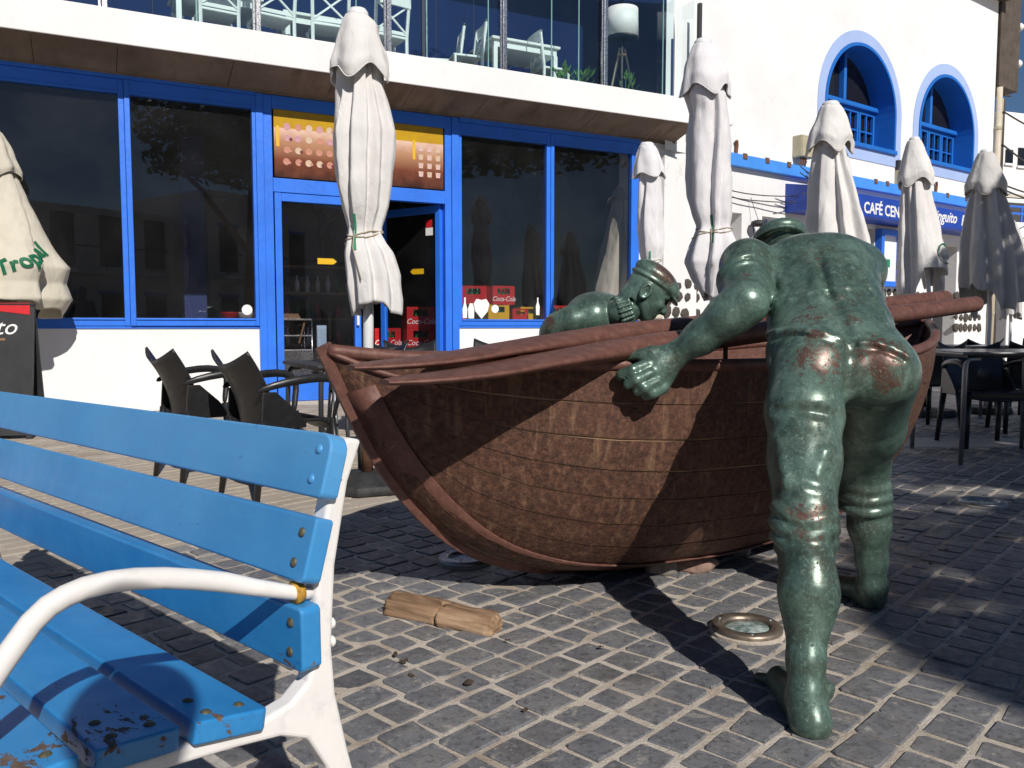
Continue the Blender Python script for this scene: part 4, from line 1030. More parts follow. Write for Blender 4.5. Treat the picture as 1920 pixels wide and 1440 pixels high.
slat(-.322, .417, -.430, .415, .033)
slat(-.450, .412, -.545, .396, .033)
def frame_end(x):
    th = .036
    prof = [(.10, .772), (.066, .70), (.036, .57), (.034, .42), (.026, .385), (.005, .362), (-.03, .352), (-.20, .370), (-.45, .378), (-.53, .362), (-.545, .30), (-.52, .0), (-.555, .0), (-.585, .30), (-.575, .385), (-.57, .40),
            (-.46, .404), (-.20, .378), (-.058, .366)]
    back = [(.098, .772), (.128, .765), (.10, .70), (.073, .57), (.064, .44), (.070, .36), (.092, .26), (.128, .12), (.165, .0), (.125, .0), (.082, .14), (.050, .245), (.018, .302), (-.03, .325), (-.10, .335), (-.20, .345), (-.40, .352), (-.50, .335),
            (-.52, .29), (-.49, .0), (-.53, .0), (-.56, .30), (-.55, .372), (-.46, .384), (-.20, .370), (-.06, .362), (-.012, .372), (.018, .395), (.030, .43), (.038, .57), (.066, .70)]
    m = MB(); N = len(back)
    vs = [Vector((x - th/2, p, z - .014 * -x)) for p, z in back] + [Vector((x + th/2, p, z - .014 * -x)) for p, z in back]
    m.add(vs, [tuple(range(N)), tuple(range(2*N-1, N-1, -1))] + [(i, i+N, (i+1) % N + N, (i+1) % N) for i in range(N)])
    o = m.build('end_frame', M['white_metal'], bench, bev=.007, seg=3)
    bm = bmesh.new(); bm.from_mesh(o.data); bmesh.ops.triangulate(bm, faces=[f for f in bm.faces if len(f.verts) > 4]); bm.to_mesh(o.data); bm.free()
    path = [(.045, .528), (.016, .533), (-.063, .562), (-.108, .580), (-.152, .594), (-.195, .606), (-.236, .614), (-.268, .617), (-.299, .616), (-.322, .611), (-.341, .603), (-.360, .588), (-.375, .570), (-.396, .544), (-.44, .485), (-.50, .40)]
    t = MB().tube([(x, p, z - .014 * -x) for p, z in path], [.010, .011, .013] + [.0148] * 13, 14, True, .92).build('armrest', M['white_metal'], bench, True)
    for z_, p_ in ((.735, .105), (.60, .068), (.47, .066), (.44, .066)):
        MB().lathe([(.010, 0), (.009, .006), (.004, .010)], 10, M=Matrix.Translation((x, p_ + .005, z_)) @ Matrix.Rotation(R(-90), 4, 'X')).build('nut', M['white_metal'], bench, True)
    for p_ in (-.11, -.24, -.37): MB().lathe([(.010, 0), (.010, .006), (.005, .016)], 8, M=Matrix.Translation((x, p_, .358)) @ Matrix.Rotation(R(180), 4, 'X')).build('nut', M['yellow_rust'], bench, True)
M['yellow_rust'] = plain('yellow_rust', (.45, .24, .03), .8, 0, .4, 60)
frame_end(-.034); frame_end(-BL + .034)
MB().lathe([(.018, -.006), (.0185, .006)], 14, M=Matrix.Translation((-.034, .012, .536)) @ Matrix.Rotation(R(90), 4, 'X')).build('rust_ring', M['yellow_rust'], bench, True)
# ================================================================ rusty boat
KB = Vector((.29, 3.158, 0)); BRZ2 = math.atan2(.559, .829)
def m_rust(name, dark=1.0):
    t = NT(name); p = t.co()
    c = t.ramp(t.noise(48, 8, .80), [(.30, (.018, .010, .008)), (.45, (.060, .028, .019)), (.57, (.125, .058, .035)), (.72, (.27, .145, .085))])
    c = t.mix(t.math('MULTIPLY', t.ramp(t.noise(2.5, 5, .6), [(.4, 0), (.7, 1)]), .35), c, (.10, .042, .028))
    st = t.noise(6, 6, .65, t.map(p, (5, 5, .45))); c = t.mix(t.math('MULTIPLY', t.ramp(st, [(.55, 0), (.72, 1)]), .55), c, (.29, .175, .10))
    c = t.mix(t.math('MULTIPLY', t.ramp(t.noise(120, 4, .7), [(.66, 0), (.72, 1)]), .6), c, (.36, .24, .16))
    c = t.mix(t.math('MULTIPLY', t.ramp(t.noise(60, 5, .7), [(.30, 1), (.40, 0)]), .7), c, (.022, .012, .010))
    t.bump(t.math('ADD', t.noise(55, 6, .7), t.math('MULTIPLY', t.noise(230, 4, .6), .4)), .55, .006)
    return t.fin(c, t.ramp(t.noise(30, 4), [(.3, .55), (.7, .85)]), .12, .4)
M['rust'] = m_rust('rusted_iron')
def m_rust2():
    t = NT('smooth_rusted_iron')
    c = t.ramp(t.noise(30, 7, .7), [(.3, (.085, .035, .026)), (.55, (.145, .062, .046)), (.75, (.21, .105, .075))])
    c = t.mix(t.math('MULTIPLY', t.ramp(t.noise(150, 4, .7), [(.66, 0), (.72, 1)]), .5), c, (.34, .24, .18))
    t.bump(t.noise(90, 5, .7), .35, .004); return t.fin(c, t.ramp(t.noise(14, 4), [(.3, .42), (.7, .62)]), .15, .5)
M['rust2'] = m_rust2()
M['seam'] = plain('pale_rust_seam', (.40, .27, .16), .9, 0, .4, 8)
boat = thing('iron_boat', 'rusty iron rowing boat sculpture with planked hull on the paving', 'boat', KB, BRZ2)
XB, XS = -1.045, 2.325
stem = [(-1.045, .867), (-.997, .766), (-.945, .650), (-.891, .545), (-.778, .384), (-.637, .238), (-.486, .138), (-.254, .060), (0, .022), (.5, .012), (1.07, .020), (1.4, .085), (1.7, .22), (1.95, .42), (2.13, .62), (2.25, .80), (2.335, .964)]
def kz(x): return float(np.interp(x, [s[0] for s in stem], [s[1] for s in stem]))
gx = [-1.045, -.9, -.7, -.45, -.2, .1, .5, 1.0, 1.4, 1.75, 2.05, 2.335]
gb = [.012, .095, .235, .385, .495, .56, .595, .575, .495, .37, .215, .012]
gz = [.867, .850, .835, .825, .818, .812, .812, .822, .838, .868, .91, .964]
def sm(x, ys):
    # smooth interpolation
    i = max(0, min(len(gx) - 2, int(np.searchsorted(gx, x)) - 1)); t = (x - gx[i]) / (gx[i+1] - gx[i])
    m0 = (ys[i+1] - ys[max(i-1, 0)]) / (gx[i+1] - gx[max(i-1, 0)]); m1 = (ys[min(i+2, len(ys)-1)] - ys[i]) / (gx[min(i+2, len(ys)-1)] - gx[i]); h = gx[i+1] - gx[i]
    return (2*t**3-3*t*t+1)*ys[i] + (t**3-2*t*t+t)*h*m0 + (-2*t**3+3*t*t)*ys[i+1] + (t**3-t*t)*h*m1
def hull(x, v, side, inset=0.0):
    """v 0 at keel .. 1 at gunwale"""
    b = max(.004, sm(x, gb) - inset); g = sm(x, gz); k = kz(x)
    full = np.interp(x, [-1.0, -.4, .4, 1.5, 2.3], [1.25, .95, .72, .95, 1.25])
    ph = v * math.pi / 2
    y = b * (math.sin(ph) ** full); z = k + inset * .5 + (g - k - inset * .5) * (1 - math.cos(ph)) ** 1.06
    return Vector((x, side * y, z))
xsamp = list(np.concatenate([np.linspace(XB + .004, -.5, 26), np.linspace(-.5, XS, 34)[1:]]))
vb = [.0, .16, .30, .42, .53, .63, .72, .81, .905, 1.0]
rb = random.Random(4)
for side in (-1, 1):
    for q in range(len(vb) - 1):
        v0, v1 = vb[q] + .0024, vb[q+1] - .0024; o_ = rb.uniform(0, .0025)
        jx = rb.choice([None, rb.uniform(-.2, 1.2)]) if q % 3 == 1 else None
        P = []
        for x in xsamp:
            w = .0012 * math.sin(x * 5 + q * 2.1)
            P.append([hull(x, v0 + (v1 - v0) * f + w * (0 if (q == 0 and f == 0) or (q == len(vb) - 2 and f == 1) else 1), side, -o_) for f in (0, .33, .66, 1)])
        m = MB().grid(P); me = m.mesh('plank'); me.polygons.foreach_set('use_smooth', [True] * len(me.polygons))
        bm = bmesh.new(); bm.from_mesh(me)
        for e_, vv, f_ in ((0, v0, 0), (3, v1, 1)):
            a_ = [bm.verts.new(p[e_]) for p in P]; b_ = [bm.verts.new(hull(p[e_].x, 0, side) * 0 + Vector((p[e_].x, p[e_].y - side * .016, p[e_].z))) for p in P]
            for i in range(len(a_) - 1): bm.faces.new((a_[i], a_[i+1], b_[i+1], b_[i]))
        bm.to_mesh(me); bm.free(); mesh_obj('plank', me, M['rust'], boat)
    P = [[hull(x, v, side, .009) for v in np.linspace(0, 1, 14)] for x in xsamp]
    o = MB().grid(P).build('inner_shell', M['seam'], boat, True); s = o.modifiers.new('t', 'SOLIDIFY'); s.thickness = .004; s.offset = 0
    P = [[hull(x, v, side, .018) for v in np.linspace(0, 1, 14)] for x in xsamp]; MB().grid(P).build('lining', M['rust2'], boat, True)
    # gunwale
    pts = [hull(x, 1.0, side, .008) + Vector((0, 0, .006)) for x in xsamp]
    MB().tube(pts, .022, 8, True, 1.0).build('gunwale', M['rust2'], boat, True)
    pts = [hull(x, .90, side, -.006) for x in xsamp if x < -.74]
    MB().tube(pts, .011, 6, True).build('rub_rail', M['rust2'], boat, True)
# stem and keel bar
pts = []
sx = [s[0] for s in stem]; sz = [s[1] for s in stem]
for i in range(60):
    f = i / 59; 
    if i == 0: pts.append(Vector((sx[0] - .012, 0, sz[0] + .02))); continue
    ln = np.concatenate([[0], np.cumsum(np.hypot(np.diff(sx), np.diff(sz)))]); d = f * ln[-1]
    pts.append(Vector((float(np.interp(d, ln, sx)) , 0, float(np.interp(d, ln, sz)) - .004)))
for _ in range(3): pts = [pts[0]] + [(pts[i-1] + pts[i] * 2 + pts[i+1]) / 4 for i in range(1, len(pts) - 1)] + [pts[-1]]
MB().tube(pts, .030, 6, True, .62, up=(0, 0, 1)).build('keel_bar', M['rust2'], boat, False)
# false stem plate lying against the planks
for side in (-1, 1):
    P = []
    for i in range(2, 40):
        p = pts[i]; n_ = (pts[i+1] - pts[i-1]).normalized(); inn = Vector((-n_.z, 0, n_.x)); inn = inn if inn.x > 0 or inn.z > .7 else -inn
        if inn.z < 0: inn = -inn
        q = p + inn * .072
        xx = max(XB + .006, min(XS, q.x)); k = kz(xx); g = sm(xx, gz); vv = math.acos(max(0, 1 - max(0, min(1, (q.z - k) / max(.02, g - k))) ** (1 / 1.06))) / (math.pi / 2)
        hp = hull(xx, vv, side, -.012)
        P.append([Vector((p.x, side * .017, p.z)), Vector((hp.x, hp.y, hp.z))])
    o = MB().grid(P).build('stem_plate', M['rust2'], boat, True); s = o.modifiers.new('t', 'SOLIDIFY'); s.thickness = .006; s.offset = 0
for x in (-.1, .75, 1.5):
    g = sm(x, gz) - .13; b = sm(x, gb) - .03; MB().box(x - .11, x + .11, -b, b, g - .02, g).build('thwart', M['rust'], boat, bev=.004)
q = boat.matrix_world
def blocal(p): 
    d = Vector(p) - KB; return Vector((d.x * .829 + d.y * .559, -d.x * .559 + d.y * .829, d.z))
MB().tube([blocal(at(1112, 622, 3.62)), blocal(at(1105, 583, 3.62))], .016, 10).build('thole_pin', M['rust2'], boat, True)
for px, Yp in ((1250, 2.78), (1372, 2.96)):
    p_ = blocal(at(px, 690, Yp)); MB().tube([p_ + Vector((0, .03, -.02)), p_ + Vector((0, .03, .10))], .009, 8).build('thole_pin', M['rust2'], boat, True)
# ---------------------------------------------------------------- oars
def oar(label, dy, dz, ext):
    base = Vector((.4, 2.70, .876)); dr = Vector((1.94, 1.5, .181)); L = dr.length; dr.normalize()
    side = Vector((-dr.y, dr.x, 0)).normalized(); up = dr.cross(side).normalized(); up = up if up.z > 0 else -up
    base = base + side * dy + Vector((0, 0, dz))
    tip = base - dr * (.377 * L + ext); end = base + dr * (L - ext * .3)
    t = thing('oar', label, 'oar', tip, 0, 'pair of rusty oars')
    tl = end - tip; n = 40
    m = MB(); pts = []
    P = []
    for i in range(n + 1):
        s = i / n * tl.length
        # half width (side) and half thickness (up) along the oar
        bw = float(np.interp(s, [0, .02, .10, .35, .60, .80, .98, 1.2, 9], [.030, .052, .085, .115, .110, .075, .047, .041, .036]))
        bt = float(np.interp(s, [0, .02, .10, .35, .60, .80, .98, 1.2, 9], [.008, .011, .014, .018, .024, .034, .042, .041, .036]))
        sag = -.012 * math.exp(-((s - .25) / .25) ** 2)
        P.append([tl.normalized() * s + side * (bw * math.cos(a)) + up * (bt * math.sin(a) + sag) for a in np.linspace(0, 2 * math.pi, 17)[:-1]])
    m.grid(P[:14], True); m.add(P[0], [tuple(range(16))]); m.build('blade', M['rust2'], t, True)
    m = MB(); m.grid(P[13:], True); m.add(P[-1], [tuple(range(16))]); m.build('shaft', M['rust2'], t, True)
    return t
oar('rusty iron oar lying on the near gunwale, nearer of the pair', 0, 0, 0)
oar('rusty iron oar lying inside the boat, farther of the pair', .150, .034, .02)
# ---------------------------------------------------------------- stones and wood on the ground
M['rock'] = plain('grey_rock', (.21, .19, .165), .95, 0, .3, 25, .6, 60)
M['rock2'] = plain('reddish_rock', (.22, .14, .11), .95, 0, .3, 25, .6, 60)
def rock(label, p, r, sq, seed, mat):
    bm = bmesh.new(); bmesh.ops.create_icosphere(bm, subdivisions=3, radius=1)
    for v in bm.verts:
        n = mnoise.noise(v.co * 1.3 + Vector((seed * 5, 0, 0))) * .35 + mnoise.noise(v.co * 4 + Vector((seed, 0, 0))) * .08
        v.co = Vector((v.co.x * sq[0], v.co.y * sq[1], max(-.55, v.co.z) * sq[2])) * r * (1 + n)
    me = bpy.data.meshes.new('stone'); bm.to_mesh(me); bm.free(); o = mesh_obj('stone', me, mat, None, True, (p.x, p.y, r * sq[2] * .5))
    tag(o, label, 'stone', 'stones wedged under the boat'); return o
rock('grey stone wedged under the boat keel, half in shadow', gat(1242, 1072), .058, (1.1, .9, .95), 1, M['rock'])
rock('reddish flat stone beside the grey stone under the boat', gat(1305, 1068), .062, (1.3, .9, .7), 2, M['rock2'])
rock('round pale pebble stone right of the others under the boat', gat(1381, 1040), .050, (1, .9, 1), 3, M['rock'])
def m_log():
    t = NT('weathered_wood'); p = t.map(t.co(), (1, 1, 1))
    g = t.noise(14, 7, .7, t.map(t.co(), (.10, 1.6, 1.6)), .5)
    c = t.ramp(g, [(.3, (.09, .05, .03)), (.5, (.30, .19, .115)), (.7, (.47, .33, .22))])
    t.bump(g, .9, .012); return t.fin(c, .9, 0, .2)
M['log'] = m_log()
wood = thing('driftwood', 'weathered split log lying on the paving before the boat', 'log', gat(832, 1163), math.atan2(-.16, .17) + R(12))
def log_piece(x0, x1, seed, w0, w1):
    P = []; n = 30; na = 34
    for i in range(n + 1):
        f = i / n; x = x0 + f * (x1 - x0); w = w0 + (w1 - w0) * f; row = []
        for j in range(na):
            a = math.pi * j / (na - 1); ca, sa = math.cos(a), math.sin(a)
            r = 1 + .22 * mnoise.noise(Vector((x * 7, ca * 1.6, sa * 1.6 + seed))) + .08 * mnoise.noise(Vector((x * 6, ca * 7, sa * 7 + seed))) + .04 * mnoise.noise(Vector((x * 14, ca * 22, sa * 22 + seed)))
            groove = .35 * max(0, mnoise.noise(Vector((x * 3.0, a * 3.0, seed + 9))) - .2)
            e = 1 - .30 * max(0, abs(f - .5) * 2 - .86) / .14
            row.append((x + (.02 if 0 < i < n else .026) * mnoise.noise(Vector((a * 2.2, seed, f * 3))) + (.015 * mnoise.noise(Vector((a * 7, seed * 2, 0))) if i in (0, n) else 0), w * ca * (r - groove) * e, max(-.004, .060 * sa ** .7 * (r - groove) * e)))
        P.append(row)
    m = MB().grid(P); m.add(P[0], [tuple(range(na))]); m.add(P[-1], [tuple(range(na))]); o = m.build('wood_piece', M['log'], wood, False)
    o.data.polygons.foreach_set('use_smooth', [len(p.vertices) == 4 for p in o.data.polygons])
    return o
log_piece(-.215, .015, 1.0, .060, .050); log_piece(.000, .205, 5.0, .058, .046)
# ---------------------------------------------------------------- recessed ground lights
def ground_light(px, py, r, label, ringm):
    p = gat(px, py) + Vector((0, 0, .008)); t = thing('ground_light', label, 'light', p, 0, 'recessed ground lights')
    MB().lathe([(r * 1.0, -.02), (r * 1.0, .010), (r * .96, .016), (r * .70, .016), (r * .66, .012), (r * .64, -.004)], 40).build('ring', ringm, t, True)
    MB().lathe([(r * .67, -.012), (r * .67, .006), (r * .3, .009), (.0, .010)], 32).build('lens', M['lens'], t, True)
    MB().lathe([(r * 1.07, -.018), (r * 1.07, -.002), (r * .98, .002), (r * .97, -.018)], 40).build('mortar_collar', M['mortar'], t)
    for k in range(3):
        a = 2.1 * k + .4; MB().lathe([(.007, .016), (.006, .019), (.0, .0195)], 10, (r * .83 * math.cos(a), r * .83 * math.sin(a), 0)).build('screw', M['grey_metal'], t)
def m_lens():
    t = NT('frosted_lens'); c = t.ramp(t.noise(40, 5), [(.35, (.10, .15, .145)), (.65, (.42, .50, .48))]); t.bump(t.noise(60, 3), .5, .01); return t.fin(c, .12, 0, .8)
M['lens'] = m_lens()
M['brass'] = plain('worn_bronze_ring', (.26, .21, .165), .45, .75, .3, 30)
ground_light(1400, 1184, .108, 'round bronze ringed ground light beside the leg of the statue', M['brass'])
ground_light(871, 1053, .106, 'round steel ground light in the shadow left of the boat keel', M['grey_metal'])
ground_light(1842, 946, .115, 'round ground light in the shade at the right edge', M['grey_metal'])
# fallen leaves and dirt crumbs
M['deadleaf'] = plain('dead_leaf', (.055, .035, .022), .9, 0, .4, 40)
lf = random.Random(8)
LEAF = ['below the split log, upper one of three', 'below the split log, middle one of three', 'below the split log, lowest of three', 'in the middle of the foreground setts', 'just right of the split log', 'at the keel of the boat in the sun', 'before the shaded ground light, left one', 'between statue leg and shaded ground light', 'right of the shaded ground light', 'on the granite strip under the right table', 'at the bottom centre of the foreground', 'between the log and the bronze ground light', 'right of the forward foot of the statue, nearest', 'in the right hand shade, beside the statue', 'lowest in the right hand shade']
for iq, (px, py) in enumerate(((742, 1232), (757, 1245), (772, 1272), (877, 1286), (951, 1207), (1088, 1106), (1802, 925), (1752, 928), (1896, 941), (1810, 836), (985, 1338), (1128, 1219), (1690, 1012), (1775, 1035), (1745, 1062))):
    p = gat(px, py); r = lf.uniform(.010, .020); m = MB()
    ring = [(math.cos(k / 7 * 6.28) * r * lf.uniform(.5, 1.2), math.sin(k / 7 * 6.28) * r * lf.uniform(.35, .9), lf.uniform(.002, .012)) for k in range(7)]
    m.add(ring + [(0, 0, .010)], [(k, (k+1) % 7, 7) for k in range(7)])
    o = m.build('dead_leaf', M['deadleaf'], None, loc=(p.x, p.y, .003)); o.rotation_euler = (0, 0, lf.uniform(0, 6)); tag(o, 'small dead leaf ' + LEAF[iq], 'leaf', 'dead leaves on the plaza')
# ================================================================ bronze figures, grown as one skin each from a smooth distance field
class Field:
    def __init__(s, lo, hi, h):
        s.lo = np.array(lo, float); s.h = h; s.n = np.ceil((np.array(hi) - s.lo) / h).astype(int) + 1
        s.d = np.full(s.n, .5, np.float32)
    def region(s, lo, hi, pad):
        a = np.clip(np.floor((np.array(lo) - pad - s.lo) / s.h).astype(int), 0, s.n); b = np.clip(np.ceil((np.array(hi) + pad - s.lo) / s.h).astype(int) + 1, 0, s.n)
        if np.any(b <= a): return None
        ax = [(s.lo[i] + s.h * np.arange(a[i], b[i])).astype(np.float32) for i in range(3)]
        X, Y, Z = np.meshgrid(*ax, indexing='ij', sparse=True)
        return (slice(a[0], b[0]), slice(a[1], b[1]), slice(a[2], b[2])), X, Y, Z
    def put(s, sl, d, k, sub=False):
        c = s.d[sl]
        if sub:
            d = -d; h = np.maximum(k - np.abs(c - d), 0) / k; s.d[sl] = np.maximum(c, d) + h * h * k * .25
        else:
            h = np.maximum(k - np.abs(c - d), 0) / k; s.d[sl] = np.minimum(c, d) - h * h * k * .25
    def limb(s, a, b, ra, rb, k=.03, sub=False, flat=None):
        """round cone; flat=(axis vector, factor) squashes it along an axis"""
        a = np.array(a, float); b = np.array(b, float); r = max(ra, rb)
        g = s.region(np.minimum(a, b), np.maximum(a, b), r + k + .03)
        if g is None: return
        sl, X, Y, Z = g; ab = b - a; L2 = max(ab @ ab, 1e-9)
        t = np.clip(((X - a[0]) * ab[0] + (Y - a[1]) * ab[1] + (Z - a[2]) * ab[2]) / L2, 0, 1)
        dx = X - a[0] - t * ab[0]; dy = Y - a[1] - t * ab[1]; dz = Z - a[2] - t * ab[2]
        q2 = dx * dx + dy * dy + dz * dz
        if flat is not None:
            u = np.array(flat[0], float); u /= np.linalg.norm(u); pr = dx * u[0] + dy * u[1] + dz * u[2]; q2 = q2 + pr * pr * (flat[1] ** 2 - 1)
        s.put(sl, np.sqrt(q2) - (ra + (rb - ra) * t), k, sub)
    def chain(s, pts, k=.03, sub=False, flat=None):
        for (a, ra), (b, rb) in zip(pts[:-1], pts[1:]): s.limb(a, b, ra, rb, k, sub, flat)
    def ell(s, c, r, ax=None, k=.03, sub=False):
        c = np.array(c, float); r = np.array(r, float); A = np.eye(3) if ax is None else np.array([np.array(v, float) / np.linalg.norm(v) for v in ax])
        g = s.region(c - r.max(), c + r.max(), k + .03)
        if g is None: return
        sl, X, Y, Z = g; X = X - c[0]; Y = Y - c[1]; Z = Z - c[2]
        q = [(X * A[i][0] + Y * A[i][1] + Z * A[i][2]) for i in range(3)]
        k0 = np.sqrt(sum((q[i] / r[i]) ** 2 for i in range(3))); k1 = np.sqrt(sum((q[i] / r[i] ** 2) ** 2 for i in range(3))) + 1e-9
        s.put(sl, (k0 * (k0 - 1) / k1).astype(np.float32), k, sub)
    def ring(s, c, ax, ra, rb, t, k=.015, sub=False, wob=0.0):
        """torus round axis ax[2] with radii ra (along ax[0]) and rb (along ax[1]) and tube radius t"""
        c = np.array(c, float); A = np.array([np.array(v, float) / np.linalg.norm(v) for v in ax]); m = max(ra, rb) + t
        g = s.region(c - m, c + m, k + .03)
        if g is None: return
        sl, X, Y, Z = g; X = X - c[0]; Y = Y - c[1]; Z = Z - c[2]
        q = [(X * A[i][0] + Y * A[i][1] + Z * A[i][2]) for i in range(3)]
        sc_ = ra / rb; rho = np.sqrt(q[0] ** 2 + (q[1] * sc_) ** 2); h = q[2]
        if wob: h = h + wob * np.sin(3 * np.arctan2(q[1], q[0]) + 1.0)
        s.put(sl, (np.sqrt((rho - ra) ** 2 + h ** 2) - t).astype(np.float32), k, sub)
    def hit(s, px, py, y0=1.6, y1=3.6):
        p0 = np.array(at(px, py, y0)); p1 = np.array(at(px, py, y1)); t = np.linspace(0, 1, 900)[:, None]; P = p0 + (p1 - p0) * t
        q = np.round((P - s.lo) / s.h).astype(int); ok = np.all((q >= 0) & (q < s.n), axis=1); d = np.full(len(P), 1.0); d[ok] = s.d[q[ok, 0], q[ok, 1], q[ok, 2]]
        i = np.argmax(d < 0); return P[i] if d[i] < 0 else p1
    def mesh(s, name):
        d = s.d; n = d.shape; ins = d < 0
        cnt = np.zeros((n[0]-1, n[1]-1, n[2]-1), np.int8)
        for i in (0, 1):
            for j in (0, 1):
                for k in (0, 1): cnt += ins[i:n[0]-1+i, j:n[1]-1+j, k:n[2]-1+k]
        act = (cnt > 0) & (cnt < 8); idx = np.argwhere(act); vid = np.full(act.shape, -1, np.int32); vid[act] = np.arange(len(idx))
        acc = np.zeros((len(idx), 3)); wsum = np.zeros(len(idx)); I, J, K_ = idx.T
        corners = [(i, j, k) for i in (0, 1) for j in (0, 1) for k in (0, 1)]
        for a in corners:
            for ax in range(3):
                if a[ax] == 1: continue
                b = list(a); b[ax] = 1
                da = d[I + a[0], J + a[1], K_ + a[2]]; db = d[I + b[0], J + b[1], K_ + b[2]]
                m = (da < 0) != (db < 0); t = np.where(m, da / np.where(m, da - db, 1), 0)
                p = np.array(a, float)[None, :].repeat(len(idx), 0); p[:, ax] += t; acc += p * m[:, None]; wsum += m
        V = (idx + acc / wsum[:, None]) * s.h + s.lo
        F = []
        for ax in range(3):
            o1, o2 = [(1, 2), (2, 0), (0, 1)][ax]
            sl0 = [slice(None)] * 3; sl1 = [slice(None)] * 3; sl0[ax] = slice(0, n[ax]-1); sl1[ax] = slice(1, n[ax])
            x = ins[tuple(sl0)] != ins[tuple(sl1)]; e = np.argwhere(x)
            ok = (e[:, o1] > 0) & (e[:, o2] > 0) & (e[:, o1] < n[o1]-1) & (e[:, o2] < n[o2]-1); e = e[ok]
            flip = ins[tuple(sl0)][e[:, 0], e[:, 1], e[:, 2]]
            def g(a, b):
                q = e.copy(); q[:, o1] -= a; q[:, o2] -= b; return vid[q[:, 0], q[:, 1], q[:, 2]]
            Q = np.stack([g(1, 1), g(0, 1), g(0, 0), g(1, 0)], 1); Q[~flip] = Q[~flip][:, ::-1]; F.append(Q)
        F = np.concatenate(F)
        me = bpy.data.meshes.new(name); me.vertices.add(len(V)); me.vertices.foreach_set('co', V.astype(np.float32).ravel())
        me.loops.add(F.size); me.loops.foreach_set('vertex_index', F.astype(np.int32).ravel()); me.polygons.add(len(F)); me.polygons.foreach_set('loop_start', np.arange(0, F.size, 4, dtype=np.int32)); me.polygons.foreach_set('loop_total', np.full(len(F), 4, np.int32))
        me.update(calc_edges=True); me.validate(); me.polygons.foreach_set('use_smooth', np.ones(len(F), bool)); return me, V
def m_bronze():
    t = NT('patinated_bronze'); p = t.pos()
    at_ = t.n('ShaderNodeAttribute', attribute_name='rub'); rub = at_.outputs['Fac']
    n1 = t.noise(4.5, 7, .66, p); n2 = t.noise(24, 7, .72, p, .6); n3 = t.noise(80, 6, .75, p)
    c = t.ramp(n1, [(.3, (.045, .078, .063)), (.48, (.085, .145, .115)), (.68, (.15, .24, .195))])
    c = t.mix(t.math('MULTIPLY', t.ramp(t.noise(7, 7, .70, p, .3), [(.48, 0), (.66, 1)]), .72), c, (.050, .052, .034))
    c = t.mix(t.math('MULTIPLY', t.ramp(n2, [(.50, 0), (.62, 1)]), .50), c, (.022, .036, .029))
    c = t.mix(t.math('MULTIPLY', t.ramp(n3, [(.52, 0), (.66, 1)]), .55), c, (.21, .33, .27))
    drip = t.noise(14, 6, .7, t.map(p, (2.2, 2.2, .35)), .3); c = t.mix(t.math('MULTIPLY', t.ramp(drip, [(.55, 0), (.68, 1)]), .45), c, (.18, .30, .245))
    brs = t.ramp(t.math('ADD', t.math('MULTIPLY', rub, .85), t.math('MULTIPLY', t.math('SUBTRACT', t.noise(34, 8, .82, p, .9), .5), 2.6)), [(.34, 0), (.56, .85)])
    c = t.mix(brs, c, t.ramp(n3, [(.3, (.070, .024, .016)), (.7, (.14, .055, .036))]))
    pit = t.ramp(n3, [(.32, 0), (.42, 1)])
    t.bump(t.math('ADD', t.math('ADD', t.math('MULTIPLY', n2, .22), t.math('MULTIPLY', t.noise(9, 4, .5, p), .20)), t.math('MULTIPLY', pit, .34)), .42, .007)
    ro = t.ramp(n2, [(.35, .28), (.65, .40)])
    return t.fin(c, ro, .34, .7)
M['bronze'] = m_bronze()
def rub_attr(me, V, spots):
    r = np.zeros(len(V), np.float32)
    for c, rad, amt in spots:
        d = np.linalg.norm(V - np.array(c), axis=1); r = np.maximum(r, amt * np.clip(1 - (d / rad) ** 2, 0, 1))
    a = me.attributes.new('rub', 'FLOAT', 'POINT'); a.data.foreach_set('value', r)
def W(px, py, Y): return np.array(at(px, py, Y))
def mm(n, Y): return n * Y / FPX
